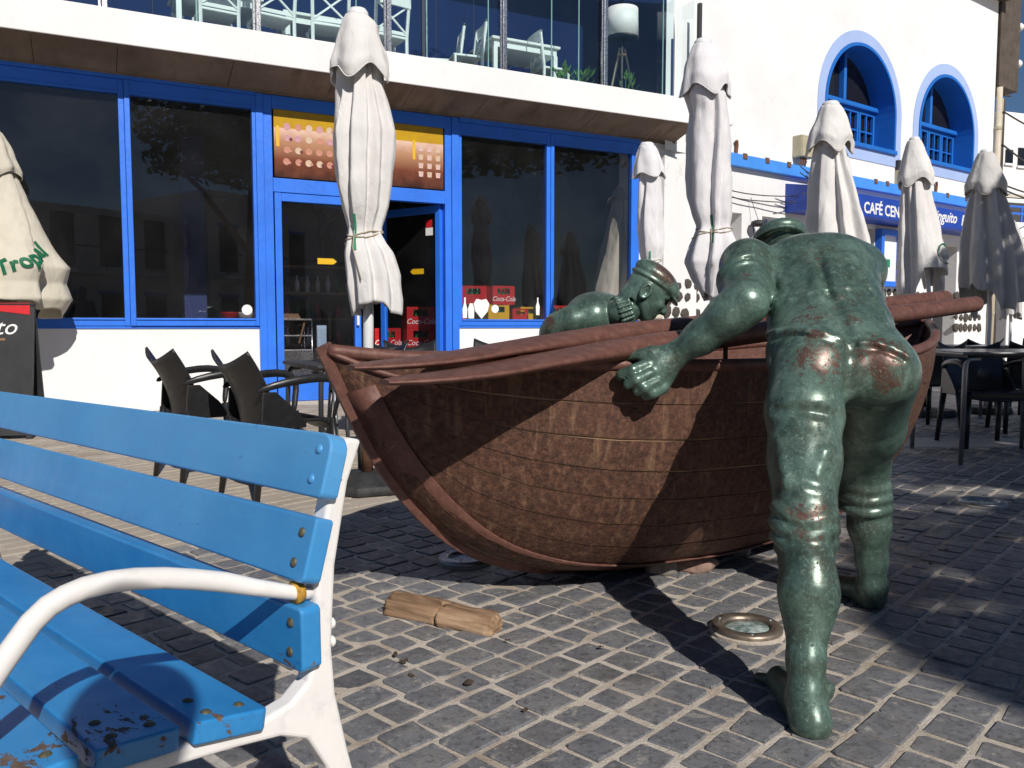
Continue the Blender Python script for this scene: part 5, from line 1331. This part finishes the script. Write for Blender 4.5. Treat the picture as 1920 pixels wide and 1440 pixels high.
def near_man():
    f = Field((.28, 1.70, 0.0), (1.45, 3.42, 1.36), .0062)
    # ---- left leg (trailing, nearest)
    ank = W(1512, 1300, 1.90); knee = W(1513, 985, 2.06); hipL = W(1518, 700, 2.30)
    heel = W(1519, 1355, 1.885); 
    calf = W(1514, 1110, 1.985)
    f.chain([(ank + [0, 0, -.01], .037), (W(1511, 1240, 1.925), .040), (calf, .062), (W(1511, 1050, 2.03), .060), (knee, .064)], .03)
    f.ell(W(1520, 1115, 1.975), (.052, .042, .10), k=.05)                      # calf muscle
    f.limb(heel, ank, .040, .037, .03)
    f.ell(W(1521, 1352, 1.882), (.043, .048, .040), k=.03)
    ft = gat(1462, 1300); ball = np.array([ft.x + .005, ft.y + .015, .030])
    f.limb(heel + [0, .03, -.012], ball, .036, .030, .03); f.limb(ank + [-.005, .03, -.02], ball, .036, .026, .03)
    for k in range(5):
        o_ = np.array([-.028 + k * .017, .022 - .005 * k, -.012]); f.limb(ball + o_ * .5, ball + o_ + [-.012, .026, -.004], .0155, .0115 if k else .015, .008)
    f.limb(W(1555, 1290, 1.90), W(1552, 1300, 1.905), .014, .014, .02)            # ankle bone
    # knee breeches
    f.chain([(W(1508, 970, 2.075), .078), (W(1508, 860, 2.15), .086), (W(1508, 770, 2.22), .096), (hipL, .106)], .04)
    for (y_, rr_, t_) in ((958, .070, .014), (985, .072, .017), (1012, .070, .017), (1036, .064, .012)):
        c_ = W(1507, y_, 2.065); f.ring(c_, ((1, 0, 0), (0, 1, .12), (.05, -.12, 1)), rr_, rr_ * .95, t_, .010, wob=.006)
    # ---- right leg (forward)
    hipR = W(1650, 700, 2.36); kneeR = W(1617, 868, 2.70); ankR = W(1637, 1100, 2.71)
    f.chain([(ankR, .040), (W(1634, 1050, 2.71), .047), (W(1630, 985, 2.70), .064), (W(1626, 930, 2.70), .066), (kneeR, .072)], .03)
    f.chain([(kneeR + [0, 0, -.01], .076), (W(1634, 800, 2.56), .092), (hipR, .108)], .04)
    f.chain([(W(1618, 905, 2.70), .070), (kneeR, .076)], .03)
    for (y_, rr_, t_) in ((912, .066, .016), (932, .070, .017), (952, .070, .017)): f.ring(W(1621, y_, 2.70), ((1, 0, 0), (0, 1, 0), (0, 0, 1)), rr_, rr_, t_, .012, wob=.004)
    hR = np.array(gat(1645, 1146)); f.ell(hR + [0, .045, .04], (.042, .05, .042), k=.03); f.limb(ankR, hR + [0, .05, .04], .038, .038, .03)
    f.limb(hR + [0, .05, .032], hR + [-.06, .22, .028], .036, .028, .03); f.limb(ankR, hR + [-.06, .20, .03], .034, .026, .03)
    for k in range(5): f.limb(hR + [-.09 + k * .018, .22, .022], hR + [-.10 + k * .02, .262 - .006 * k, .016], .014, .012, .008)
    # ---- pelvis, buttocks
    f.ell(W(1572, 690, 2.36), (.172, .125, .115), k=.05)
    f.ell(W(1526, 690, 2.285), (.104, .088, .100), k=.035); f.ell(W(1655, 697, 2.30), (.090, .086, .102), k=.03)
    # ---- torso
    def T(px, py, Y, w, d, k=.06): 
        # slice of the trunk: wide w, deep d, lying along the bent back
        f.ell(W(px, py, Y), (w, d, .10), ((1, 0, 0), (0, .57, -.82), (0, .82, .57)), k)
    T(1560, 655, 2.42, .190, .125); T(1557, 620, 2.50, .187, .122); T(1548, 585, 2.57, .179, .124); T(1543, 555, 2.64, .174, .130); T(1541, 528, 2.70, .176, .132); T(1535, 505, 2.77, .174, .126)
    f.ell(W(1490, 500, 2.74), (.088, .082, .10), ((1, 0, 0), (0, .57, -.82), (0, .82, .57)), .05)      # shoulder blades
    f.ell(W(1578, 500, 2.74), (.086, .080, .10), ((1, 0, 0), (0, .57, -.82), (0, .82, .57)), .05)
    f.ell(W(1402, 500, 2.72), (.078, .088, .088), k=.06); f.ell(W(1610, 508, 2.80), (.082, .09, .09), k=.05)
    def ridge(P, r_, k, sink=0.0, sub=False, taper=1.0):
        Q = [f.hit(*p) for p in P]; dirs = [(q - np.array([0, 0, CAMH])) / np.linalg.norm(q - np.array([0, 0, CAMH])) for q in Q]; Q = [q + d * sink for q, d in zip(Q, dirs)]
        for i, (a, b) in enumerate(zip(Q[:-1], Q[1:])):
            if np.linalg.norm(a - b) < .25: f.limb(a, b, r_ * (taper ** i), r_ * (taper ** (i + 1)), k, sub)
    ridge([(1530, 470), (1537, 490), (1546, 515), (1556, 540), (1568, 575), (1582, 610), (1594, 634)], .006, .035, -.004, True)       # spine furrow
    ridge([(1552, 500), (1562, 530), (1573, 558)], .004, .03, .002); ridge([(1522, 500), (1530, 530), (1538, 560)], .004, .03, .002)
    # waistband ridge, shirt hem ridge
    ridge([(1440, 628), (1458, 623), (1485, 621), (1515, 622), (1545, 627), (1572, 636), (1598, 646)], .0095, .010, .001); ridge([(1598, 646), (1620, 643), (1645, 645), (1670, 653), (1690, 663), (1702, 670)], .0085, .010, .001)
    ridge([(1445, 636), (1485, 629), (1530, 632), (1570, 644), (1597, 655)], .004, .010, -.001, True); ridge([(1602, 655), (1645, 654), (1672, 662), (1692, 674)], .004, .010, -.001, True)
    ridge([(1443, 588), (1458, 574), (1480, 563), (1515, 551), (1545, 545), (1563, 543)], .0065, .008, .001); ridge([(1563, 543), (1590, 540), (1615, 541), (1640, 546)], .0065, .008, .001)
    # drapery: armpit wrinkles, back folds, seat creases
    for P_ in ([(1442, 520), (1452, 540), (1455, 565)], [(1452, 505), (1466, 530), (1470, 550)], [(1436, 545), (1448, 556), (1462, 560)], [(1600, 480), (1618, 510), (1628, 535)], [(1585, 475), (1596, 505), (1600, 530)], [(1640, 560), (1652, 580), (1660, 605)]):
        ridge(P_, .004, .022, .001)
    ridge([(1598, 652), (1598, 680), (1597, 705), (1594, 730), (1590, 752)], .017, .030, .003, True)      # cleft
    ridge([(1450, 770), (1490, 768), (1540, 772), (1575, 782)], .005, .026, -.003, True)
    ridge([(1600, 760), (1640, 770), (1680, 762)], .005, .03, -.003, True)
    # ---- neck, head, cap
    f.limb(W(1508, 492, 2.82), W(1470, 470, 2.98), .070, .062, .04)
    hd = W(1458, 470, 3.05); f.ell(hd, (.080, .10, .105), ((1, 0, 0), (0, .8, -.6), (0, .6, .8)), .03)
    f.ell(W(1461, 447, 3.03), (.096, .105, .048), ((1, 0, .05), (0, .85, -.5), (-.05, .5, .85)), .012)
    f.ring(W(1460, 455, 3.0), ((1, 0, 0), (0, .85, -.5), (0, .5, .85)), .088, .095, .009, .008)
    # ---- left arm
    sh = W(1398, 500, 2.72); el = W(1398, 568, 2.50); wr = W(1268, 664, 2.60)
    f.chain([(sh, .082), (W(1396, 540, 2.59), .071), (el, .064)], .03)
    f.ring(W(1393, 520, 2.625), ((1, .1, .15), (.1, .5, -.85), (-.1, .85, .5)), .073, .073, .012, .012, wob=.004); f.ring(W(1393, 530, 2.60), ((1, .1, .15), (.1, .5, -.85), (-.1, .85, .5)), .071, .071, .008, .010, wob=.005)
    f.chain([(el, .060), (W(1366, 592, 2.52), .062), (W(1315, 632, 2.565), .050), (wr, .039)], .03)
    # hand gripping the rail
    Yh = 2.60
    kn = [W(1213, 683, 2.575), W(1220, 700, 2.56), W(1231, 716, 2.56), W(1244, 728, 2.57)]      # knuckles
    for q in kn: f.limb(wr, q + [0, .012, 0], .032, .019, .016)
    f.ell(W(1236, 692, 2.585), (.055, .026, .048), ((.8, 0, .6), (0, 1, 0), (-.6, 0, .8)), .02)
    tips = [((1186, 694, 2.555), (1165, 702, 2.575), (1160, 707, 2.61)), ((1194, 712, 2.54), (1178, 720, 2.56), (1176, 723, 2.60)), ((1208, 727, 2.54), (1196, 733, 2.56), (1195, 734, 2.60)), ((1224, 737, 2.55), (1212, 741, 2.57), (1212, 741, 2.60))]
    for q, tp in zip(kn, tips):
        pts = [(q, .0185)] + [(W(*p), r_) for p, r_ in zip(tp, (.0175, .0160, .0135))]; f.chain(pts, .004)
    f.chain([(W(1250, 662, 2.60), .026), (W(1222, 662, 2.60), .022), (W(1203, 666, 2.605), .018), (W(1180, 668, 2.62), .0155)], .014)   # thumb
    # ---- right arm, reaching to the rail beyond the trunk
    f.chain([(W(1612, 510, 2.80), .078), (W(1622, 560, 2.98), .060), (W(1600, 610, 3.16), .045), (W(1580, 645, 3.24), .036)], .03); f.ell(W(1572, 652, 3.27), (.05, .035, .028), k=.02)
    for k in range(4): f.limb(W(1560 + 9 * k, 655, 3.28), W(1558 + 9 * k, 668, 3.325), .013, .011, .006)
    # folds of the breeches
    for P_ in ([(1558, 810), (1546, 850), (1532, 890)], [(1475, 905), (1505, 922), (1540, 928)], [(1462, 830), (1470, 870), (1474, 905)]): ridge(P_, .0025, .03, .001)
    me, V = f.mesh('bronze_fisherman')
    spots = [(f.hit(a_, b_), r_, s_) for a_, b_, r_, s_ in ((1535, 668, .10, .70), (1648, 675, .095, .74), (1668, 718, .07, .62), (1515, 592, .085, .55), (1500, 962, .045, .62), (1535, 962, .05, .62), (1500, 1000, .03, .5), (1525, 1012, .04, .5), (1395, 520, .06, .40), (1640, 643, .05, .62), (1680, 655, .05, .60), (1480, 620, .05, .62), (1530, 622, .05, .6), (1580, 560, .10, .36), (1530, 480, .12, .34), (1597, 600, .05, .5))]
    rub_attr(me, V, spots)
    return me
me = near_man()
o = mesh_obj('fisherman_statue', me, M['bronze']); tag(o, 'green bronze statue of a barefoot man bending over the boat, seen from behind', 'statue', 'pair of bronze fishermen')
def far_man():
    f = Field((.0, 3.20, .45), (.86, 4.25, 1.26), .0046)
    Yh = 3.50; sc_ = Yh / FPX
    c0 = W(1216, 550, Yh); a = R(33); fw = np.array([math.cos(a), 0, -math.sin(a)]); up = np.array([math.sin(a), 0, math.cos(a)]); sd = np.array([0, 1., 0])
    def H(x, y, z): return c0 + fw * x + sd * y + up * z         # x forward, y away from the viewer, z up
    AX = (fw, sd, up)
    f.ell(H(-.012, 0, .022), (.093, .076, .092), AX, .03)          # skull
    f.ell(H(.035, 0, -.040), (.050, .056, .068), AX, .03)          # face
    f.ell(H(.050, 0, -.090), (.024, .026, .022), AX, .02)          # chin
    f.limb(H(-.02, -.052, -.045), H(.042, -.026, -.092), .014, .014, .02); f.limb(H(-.02, .052, -.045), H(.042, .026, -.092), .014, .014, .02)   # jaw
    f.limb(H(.074, 0, .010), H(.096, 0, -.030), .010, .0135, .010); f.ell(H(.092, 0, -.034), (.013, .017, .011), AX, .008)                        # nose
    f.limb(H(.070, -.036, .020), H(.080, -.008, .016), .011, .011, .010); f.limb(H(.070, .036, .020), H(.080, .008, .016), .011, .011, .010)      # brows
    f.ell(H(.072, -.030, .002), (.014, .014, .010), AX, .010, True); f.ell(H(.072, .030, .002), (.014, .014, .010), AX, .010, True)               # sockets
    f.ell(H(.064, -.030, .002), (.012, .013, .009), AX, .004); f.ell(H(.064, .030, .002), (.012, .013, .009), AX, .004)                           # eyes
    f.ell(H(.056, -.042, -.022), (.020, .014, .014), AX, .018); f.ell(H(.056, .042, -.022), (.020, .014, .014), AX, .018)                         # cheeks
    f.limb(H(.074, -.020, -.052), H(.078, .020, -.052), .0075, .0075, .006); f.limb(H(.070, -.018, -.066), H(.073, .018, -.066), .008, .008, .006)  # lips
    f.limb(H(.080, -.022, -.0585), H(.082, .022, -.0585), .0025, .0025, .005, True)
    # ears
    for y in (-1, 1):
        f.ring(H(-.024, y * .078, -.008), (up, fw, sd), .030, .019, .0075, .006); f.ell(H(-.026, y * .074, -.012), (.014, .010, .024), AX, .008); f.ell(H(-.020, y * .083, -.010), (.008, .007, .013), AX, .005, True)
    # hair
    for k in range(16):
        z = .036 - k * .0075; f.limb(H(-.040 - .003 * (k % 3), -.066 + .001 * k, z), H(-.098 + .0024 * k, -.030, z - .016), .0075, .006, .006)
    # cap
    f.ell(H(-.008, 0, .074), (.106, .083, .052), (fw + up * -.10, sd, up + fw * .10), .010)
    f.ell(H(.058, 0, .058), (.060, .068, .034), (fw + up * -.25, sd, up + fw * .25), .02)
    f.ell(H(.088, 0, .036), (.046, .056, .009), (fw + up * -.35, sd, up + fw * .35), .006)
    f.ring(H(-.012, 0, .050), (fw, sd, up), .095, .077, .008, .006)
    # ribbed collar and neck
    nb = W(1166, 590, Yh + .05); nt = H(-.055, 0, -.055)
    f.limb(nb, nt, .056, .050, .03)
    nx = (nt - nb) / np.linalg.norm(nt - nb)
    ux = np.cross(nx, sd); 
    # trunk and sleeve
    sh = W(1112, 592, Yh + .02); f.limb(W(1095, 594, Yh + .10), W(1142, 597, Yh + .10), .074, .066, .05)
    f.chain([(W(1134, 598, Yh + .07), .066), (W(1110, 594, Yh + .04), .072), (W(1075, 602, Yh + .03), .062), (W(1045, 612, Yh + .06), .054), (W(1034, 626, Yh + .10), .050)], .03)
    f.limb(W(1120, 600, Yh + .14), W(1075, 690, Yh + .44), .12, .15, .08); f.limb(W(1150, 615, Yh + .10), W(1130, 640, Yh + .2), .06, .10, .05)
    for k, (px, py, r_) in enumerate(((1052, 606, .053), (1045, 610, .055), (1039, 616, .053))): f.ring(W(px, py, Yh + .05 + .01 * k), ((.3, .3, 1), (0, 1, 0), (-1, .2, .35)), r_, r_, .009, .008, wob=.004)
    f.chain([(W(1034, 622, Yh + .09), .048), (W(1028, 660, Yh + .13), .044), (W(1050, 690, Yh + .2), .038), (W(1090, 690, Yh + .22), .034)], .02)
    # other arm, to the rail
    f.chain([(W(1150, 610, Yh + .2), .07), (W(1190, 680, Yh + .32), .05), (W(1225, 690, Yh + .36), .036)], .03)
    # ribbed collar: a thick band standing round the neck
    nx = np.array([.93, -.05, .32]); nx /= np.linalg.norm(nx); ux = np.cross(nx, sd); ux /= np.linalg.norm(ux); vx = np.cross(nx, ux); nb = W(1163, 585, Yh + .005)
    f.ring(nb + nx * -.010, (ux, vx, nx), .066, .066, .012, .006, True)
    f.limb(nb, nb + nx * .034, .062, .060, .003)
    for k in range(20):
        t = k / 20 * 6.283; dv = ux * math.cos(t) + vx * math.sin(t); f.limb(nb + nx * -.004 + dv * .064, nb + nx * .046 + dv * .061, .0078, .0070, .0015)
    f.ring(nb + nx * .056, (ux, vx, nx), .064, .064, .008, .006, True)
    me, V = f.mesh('bronze_fisherman_far')
    rub_attr(me, V, [(H(.01, -.05, .10), .085, .95), (H(.06, 0, .08), .05, .5), (W(1130, 565, Yh + .05), .07, .45), (W(1033, 605, Yh + .02), .05, .8), (nb + nx * .05, .06, .35), (W(1160, 570, Yh), .06, .4)])
    return me, c0
me, c0 = far_man()
o = mesh_obj('fisherman_statue', me, M['bronze']); tag(o, 'green bronze statue of a man in flat cap and ribbed collar beyond the boat', 'statue', 'pair of bronze fishermen')
# ================================================================ things in the cafe
def crate(label, pos, rz, mat, brand=True, bottles=True, sc=1.0, word='Coca-Cola'):
    t = thing('bottle_crate', label, 'crate', pos, rz, 'bottle crates in the cafe'); w, d, h = .20 * sc, .15 * sc, .29 * sc
    th = .012
    # walls with a hand hole in front and back
    for sy in (-1, 1):
        y0, y1 = (sy * d - th, sy * d) if sy > 0 else (-d, -d + th)
        for b in ((-w, w, y0, y1, 0, h * .55), (-w, -w * .55, y0, y1, h * .55, h * .88), (w * .55, w, y0, y1, h * .55, h * .88), (-w, w, y0, y1, h * .88, h)): MB().box(*b).build('wall_board', mat, t)
    for sx in (-1, 1):
        x0, x1 = (w - th, w) if sx > 0 else (-w, -w + th); MB().box(x0, x1, -d + th, d - th, 0, h).build('wall_board', mat, t)
    MB().box(-w + th, w - th, -d + th, d - th, 0, .012).build('floor', mat, t)
    if bottles:
        for ix in range(4):
            for iy in range(2):
                MB().lathe([(.030 * sc, .013), (.032 * sc, .12 * sc), (.028 * sc, .16 * sc), (.012 * sc, .22 * sc), (.012 * sc, .27 * sc)], 10, ((-.75 + ix * .5) * (w - .03), (-.5 + iy) * (d - .02), 0)).build('bottle', M['green_glass'], t, True)
    if brand: letters(text_mesh(word, .105 * sc, .001, .35, .001), M['white_print'], t, (0, -d - .002, h * .30), sx=.92)
    return t
cr = ARZ
def Tc(s, y, z=0.03): return TA(s, -y, z)
for k, w_ in enumerate(('bottom', 'second', 'third', 'topmost')):
    crate(w_ + ' red bottle crate of the stack seen through the open door leaf', Tc(1.66, 1.02, .03 + .295 * k), cr - R(6), M['red'])
    if k < 3: crate(w_ + ' dark red bottle crate of the stack beside the door edge', Tc(1.22, 1.25, .03 + .295 * k), cr + R(8), M['red'])
shelf = thing('window_shelf', 'dark shelf carrying crates inside the shop window', 'shelf', Tc(2.9, .42, 0), ARZ)
MB().box(-1.05, 1.6, -.2, .25, .97, 1.0).build('board', M['dark'], shelf)
for x in (-1.0, .3, 1.5): MB().box(x - .03, x + .03, -.15, .2, .03, .97).build('leg', M['dark'], shelf)
crate('red bottle crate on the yellow one inside the shop window', Tc(2.62, .40, 1.235), cr + R(4), M['red'], True, True, .88)
crate('yellow bottle crate under the red one inside the shop window', Tc(2.56, .40, 1.001), cr, M['yellow'], False, True, .80)
crate('dark red bottle crate left of the red one inside the shop window', Tc(2.30, .52, 1.235), cr - R(30), M['red'], False, True, .88)
crate('low red bottle crate at the left end of the window shelf', Tc(2.02, .52, 1.001), cr, M['red'], False, False, .6)
crate('small red crate right of the yellow one inside the shop window', Tc(2.92, .42, 1.001), cr, M['red'], False, False, .62)
crate('small yellow crate with bottles by the window post', Tc(3.10, .50, 1.001), cr, M['yellow'], False, True, .72)
crate('red crate with green bottles right of the window post', Tc(3.55, .46, 1.001), cr, M['red'], False, True, .8)
crate('second red crate right of the window post, half hidden by the statue', Tc(3.92, .50, 1.001), cr, M['red'], False, True, .85)
# white stickers on the inside of the glass
stk = [('bottle_sticker', [(-.03, 0), (.03, 0), (.035, .12), (.012, .2), (.012, .27), (-.012, .27), (-.012, .2), (-.035, .12)], 1.93, 1.045), ('bottle_sticker', [(-.04, 0), (.04, 0), (.045, .13), (.02, .2), (-.02, .2), (-.045, .13)], 2.02, 1.04),
       ('heart_sticker', [(0, 0), (.09, .1), (.115, .2), (.07, .265), (0, .25), (-.07, .265), (-.115, .2), (-.09, .1)], 2.17, 1.035), ('round_sticker', [(.055 * math.cos(a * .4), .055 * math.sin(a * .4)) for a in range(16)], 2.37, 1.17), ('bottle_sticker', [(-.025, 0), (.025, 0), (.03, .12), (.01, .18), (.01, .24), (-.01, .24), (-.01, .18), (-.03, .12)], 3.02, 1.09)]
for nme, poly, s, z in stk: MB().prism(poly, 0, .002).build(nme, M['white_print'], cafe, loc=(s, .007, z))
MB().prism([(.06 * math.cos(a * .4), .06 * math.sin(a * .4)) for a in range(16)], 0, .002).build('round_sticker', M['white_print'], cafe, loc=(-.83, .003, 1.13))
# kitchen trolley, towel, slats behind the fixed door leaf
tr = thing('kitchen_trolley', 'steel kitchen trolley behind the fixed door leaf', 'trolley', Tc(-.22, .55, .03), ARZ)
MB().box(-.22, .22, -.2, .2, .08, .62).build('cabinet', M['steel'], tr, bev=.006)
for z in (.78, .98): MB().box(-.23, .23, -.21, .21, z, z + .02).build('shelf', M['steel'], tr, bev=.004)
for sx in (-1, 1):
    for sy in (-1, 1): MB().tube([(sx * .22, sy * .2, 0), (sx * .22, sy * .2, 1.0)], .011, 8).build('post', M['steel'], tr, True)
for k in range(5): MB().box(-.2, .1, -.12 + k * .05, -.09 + k * .05, 1.002 + .022 * (k % 3), 1.022 + .022 * (k % 3)).build('wood_slat', M['wood'], tr)
MB().tube([(.05, -.24, .70), (.12, -.235, .95)], .012, 6).build('wood_slat', M['wood'], tr)
tw = MB(); tw.grid([[(x, -.01 * math.sin(x * 60) + (.02 if z > .6 else 0), z) for x in np.linspace(0, .12, 9)] for z in np.linspace(.5, .92, 8)])
o = tw.build('towel', plain('light_blue_towel', (.40, .52, .66), .9), None, True, loc=Tc(.08, .40, .03)); o.rotation_euler = (0, 0, ARZ); s_ = o.modifiers.new('t', 'SOLIDIFY'); s_.thickness = .012; tag(o, 'light blue towel hanging on the trolley behind the door glass', 'towel')
for s, c_, nme in ((-.98, M['red'], 'red'), (-.80, M['white_print'], 'white')):
    o = MB().lathe([(.09, 0), (.12, .10), (.125, .105), (.11, .10), (.085, .01)], 20).build('bowl', c_, None, True, loc=Tc(s, .30, 1.0)); tag(o, nme + ' bowl on the counter behind the left shop window', 'bowl', 'bowls on the counter')
ct = thing('counter', 'low dark counter inside the left shop window', 'counter', Tc(-1.4, .32, 0), ARZ); MB().box(-.9, .85, -.18, .25, .96, .998).build('top', M['dark'], ct); MB().box(-.85, .8, -.12, .2, .03, .96).build('cabinet', M['dark'], ct)
bk = thing('back_shelf', 'dim drinks shelf deep inside the cafe doorway', 'shelf', Tc(.75, 3.0, .03), ARZ)
for z in (.2, .6, 1.0, 1.4, 1.8): MB().box(-.6, .6, -.2, .2, z, z + .03).build('board', M['wood'], bk)
for x in (-.6, .6): MB().box(x - .02, x + .02, -.2, .2, 0, 2.0).build('side', M['wood'], bk)
rr2 = random.Random(2)
for z in (.23, .63, 1.03, 1.43):
    for k in range(7): MB().lathe([(.035, 0), (.038, .14), (.015, .2), (.015, .26)], 8, (-.5 + k * .16, -.05, z)).build('bottle', rr2.choice([M['green_glass'], M['white_print'], M['red'], M['dark']]), bk, True)
# ================================================================ menu board at the left edge
ab = thing('menu_board', 'black folding menu board with red top strip at the left edge', 'sign', (gat(-20, 822).x, 7.0, 0), R(10))
M['board_black'] = plain('board_black', (.020, .020, .022), .55, 0, .25, 6)
for sgn in (-1, 1):
    Mx = Matrix.Translation((0, sgn * .17, .03)) @ Matrix.Rotation(R(9 * sgn), 4, 'X')
    MB().box(-.36, .36, -.012, .012, 0, 1.12, Mx).build('panel', M['board_black'], ab, bev=.004)
    if sgn < 0:
        MB().prism([(-.345, 1.12), (-.345, 1.03), (0, 1.06), (.325, 1.02), (.325, 1.12)], -.017, -.0135, Mx).build('red_strip', M['red'], ab)
        MB().box(-.25, .14, -.018, -.0135, .80, .82, Mx).build('ledge', M['wood'], ab)
        me_ = text_mesh('ito', .19, .001, .3, .0); o = letters(me_, M['white_print'], ab, (0, 0, 0), sx=.9); o.matrix_local = Mx @ Matrix.Translation((.12, -.0155, .91)) @ Matrix.Rotation(R(90), 4, 'X')
    for x in (-.34, .34): MB().box(x - .02, x + .02, -.02, .02, -.03, .03, Mx).build('foot', M['board_black'], ab)
# ================================================================ tall tree behind the viewer on the right: it shades the right of the plaza
M['tree_leaf'] = plain('dark_tree_leaf', (.05, .10, .03), .6, 0, .4, 3)
tree = thing('shade_tree', 'broad dark leaved tree out of view that shades the right of the plaza', 'tree', (6.2, -2.8, 0))
tl_ = random.Random(13); m = MB(); K_ = 1 / math.tan(SUN_EL)
def shade_edge(y): return float(np.interp(y, [1.5, 2.1, 2.6, 3.7, 4.9, 7.0, 9.4, 10.8, 14], [1.55, 1.22, 1.12, 1.55, 1.95, 2.75, 3.0, 3.6, 4.4]))
n_l = 0
while n_l < 15000:
    gy_ = tl_.uniform(1.6, 13.5); e = shade_edge(gy_); gx_ = e + tl_.random() ** 1.0 * 4.6
    # openings that let patches of sun through
    if any(((gx_ - a) / ra) ** 2 + ((gy_ - b) / rb_) ** 2 < 1 for a, b, ra, rb_ in ((2.62, 4.72, .42, .22), (2.85, 6.95, .22, .5), (4.1, 12.9, .5, .8), (2.2, 4.25, .25, .13))): continue
    hgt = tl_.uniform(5.2, 8.2)
    x = gx_ - SUN_H.x * K_ * hgt; y = gy_ - SUN_H.y * K_ * hgt
    if y > .5 and x / y < .74: continue
    c_ = Vector((x - 6.2, y + 2.8, hgt)); a1 = Vector((tl_.gauss(0, 1), tl_.gauss(0, 1), tl_.gauss(0, .5))).normalized(); a2 = a1.cross(Vector((tl_.gauss(0, 1), tl_.gauss(0, 1), tl_.gauss(0, 1)))).normalized()
    l = tl_.uniform(.10, .17); m.add([c_ - a1 * l, c_ + a2 * l * .5, c_ + a1 * l, c_ - a2 * l * .5], [(0, 1, 2, 3)]); n_l += 1
o = m.build('crown', M['tree_leaf'], tree)
MB().tube([(0, 0, 0), (.05, .1, 2.2), (.1, .2, 4.5), (.0, .4, 6.5)], [.24, .19, .15, .08], 12).build('trunk', M['wood'], tree, True)
for a, b in (((.05, .1, 3.0), (-2.4, -1.0, 6.0)), ((.08, .15, 3.6), (1.6, 1.8, 6.4)), ((.1, .2, 4.2), (-1.2, 2.4, 6.8)), ((.1, .2, 4.4), (1.2, -1.6, 6.9))): MB().tube([a, ((a[0]+b[0])/2, (a[1]+b[1])/2, (a[2]+b[2])/2 + .3), b], [.10, .07, .03], 8).build('limb', M['wood'], tree, True)
# ================================================================ houses across the plaza, behind the viewer (they show in the shop windows)
ow = random.Random(6)
for k, (x0, w_, h_, y_) in enumerate(((-16, 9, 6.2, -15), (-6.5, 8, 7.4, -16), (2, 10, 5.6, -15), (12.5, 9, 6.8, -14))):
    t = thing('opposite_house', ('low white house across the plaza behind the viewpoint, farthest left', 'tall white house across the plaza behind the viewpoint, left of centre', 'long white house across the plaza behind the viewpoint, right of centre', 'white house across the plaza behind the viewpoint, farthest right')[k], 'building', (x0, y_, 0), 0, 'houses across the plaza')
    MB().box(0, w_, -6, 0, 0, h_).build('wall', M['white_b'], t); MB().box(-.1, w_ + .1, -.02, .25, h_ - .3, h_ - .05).build('cornice', M['white'], t)
    MB().box(.2, w_ - .2, .01, .9, 2.95, 3.1).build('balcony', M['white'], t)
    for q in range(int(w_ / 1.9)):
        for z in (.2, 3.3):
            if z + 2 < h_: f_ = MB().box(.6 + q * 1.9, 1.5 + q * 1.9, 0, .04, z, z + 2.0).build('window', M['glass_dark'], t); MB().box(.5 + q * 1.9, 1.6 + q * 1.9, 0, .06, z + 2.0, z + 2.12).build('lintel', M['blue_frame'], f_)
        MB().tube([(.4 + q * 1.9, .85, 3.1), (.4 + q * 1.9, .85, 4.0)], .03, 6).build('railing_post', M['dark'], t)
    MB().tube([(.2, .85, 4.0), (w_ - .2, .85, 4.0)], .03, 6).build('railing_bar', M['dark'], t)
# ================================================================ the person taking the picture (only the shadow reaches the bench)
pf = Field((-.34, -.87, 0), (.62, -.04, 1.83), .018); cx_, cy_ = .14, -.44
for sx in (-1, 1):
    pf.chain([((cx_ + sx * .11, cy_, .07), .05), ((cx_ + sx * .11, cy_ + .02, .48), .065), ((cx_ + sx * .10, cy_, .92), .09)], .04); pf.limb((cx_ + sx * .11, cy_, .04), (cx_ + sx * .13, cy_ + .17, .035), .045, .04, .03)
    pf.chain([((cx_ + sx * .20, cy_, 1.42), .065), ((cx_ + sx * .27, cy_ + .03, 1.14), .05), ((cx_ + sx * .14, cy_ + .25, 1.0), .04)], .04); pf.ell((cx_ + sx * .10, cy_ + .29, 1.0), (.04, .05, .045), k=.02)
pf.limb((cx_, cy_, .95), (cx_, cy_, 1.38), .16, .17, .08, flat=((0, 1, 0), 1.4)); pf.limb((cx_, cy_, 1.45), (cx_, cy_ + .02, 1.58), .06, .055, .04); pf.ell((cx_, cy_ + .03, 1.68), (.085, .105, .125), k=.03)
mp, _ = pf.mesh('person'); o = mesh_obj('person', mp, plain('dark_clothes', (.05, .06, .09), .8)); tag(o, 'person in dark clothes behind the viewpoint whose shadow falls on the bench seat', 'person')
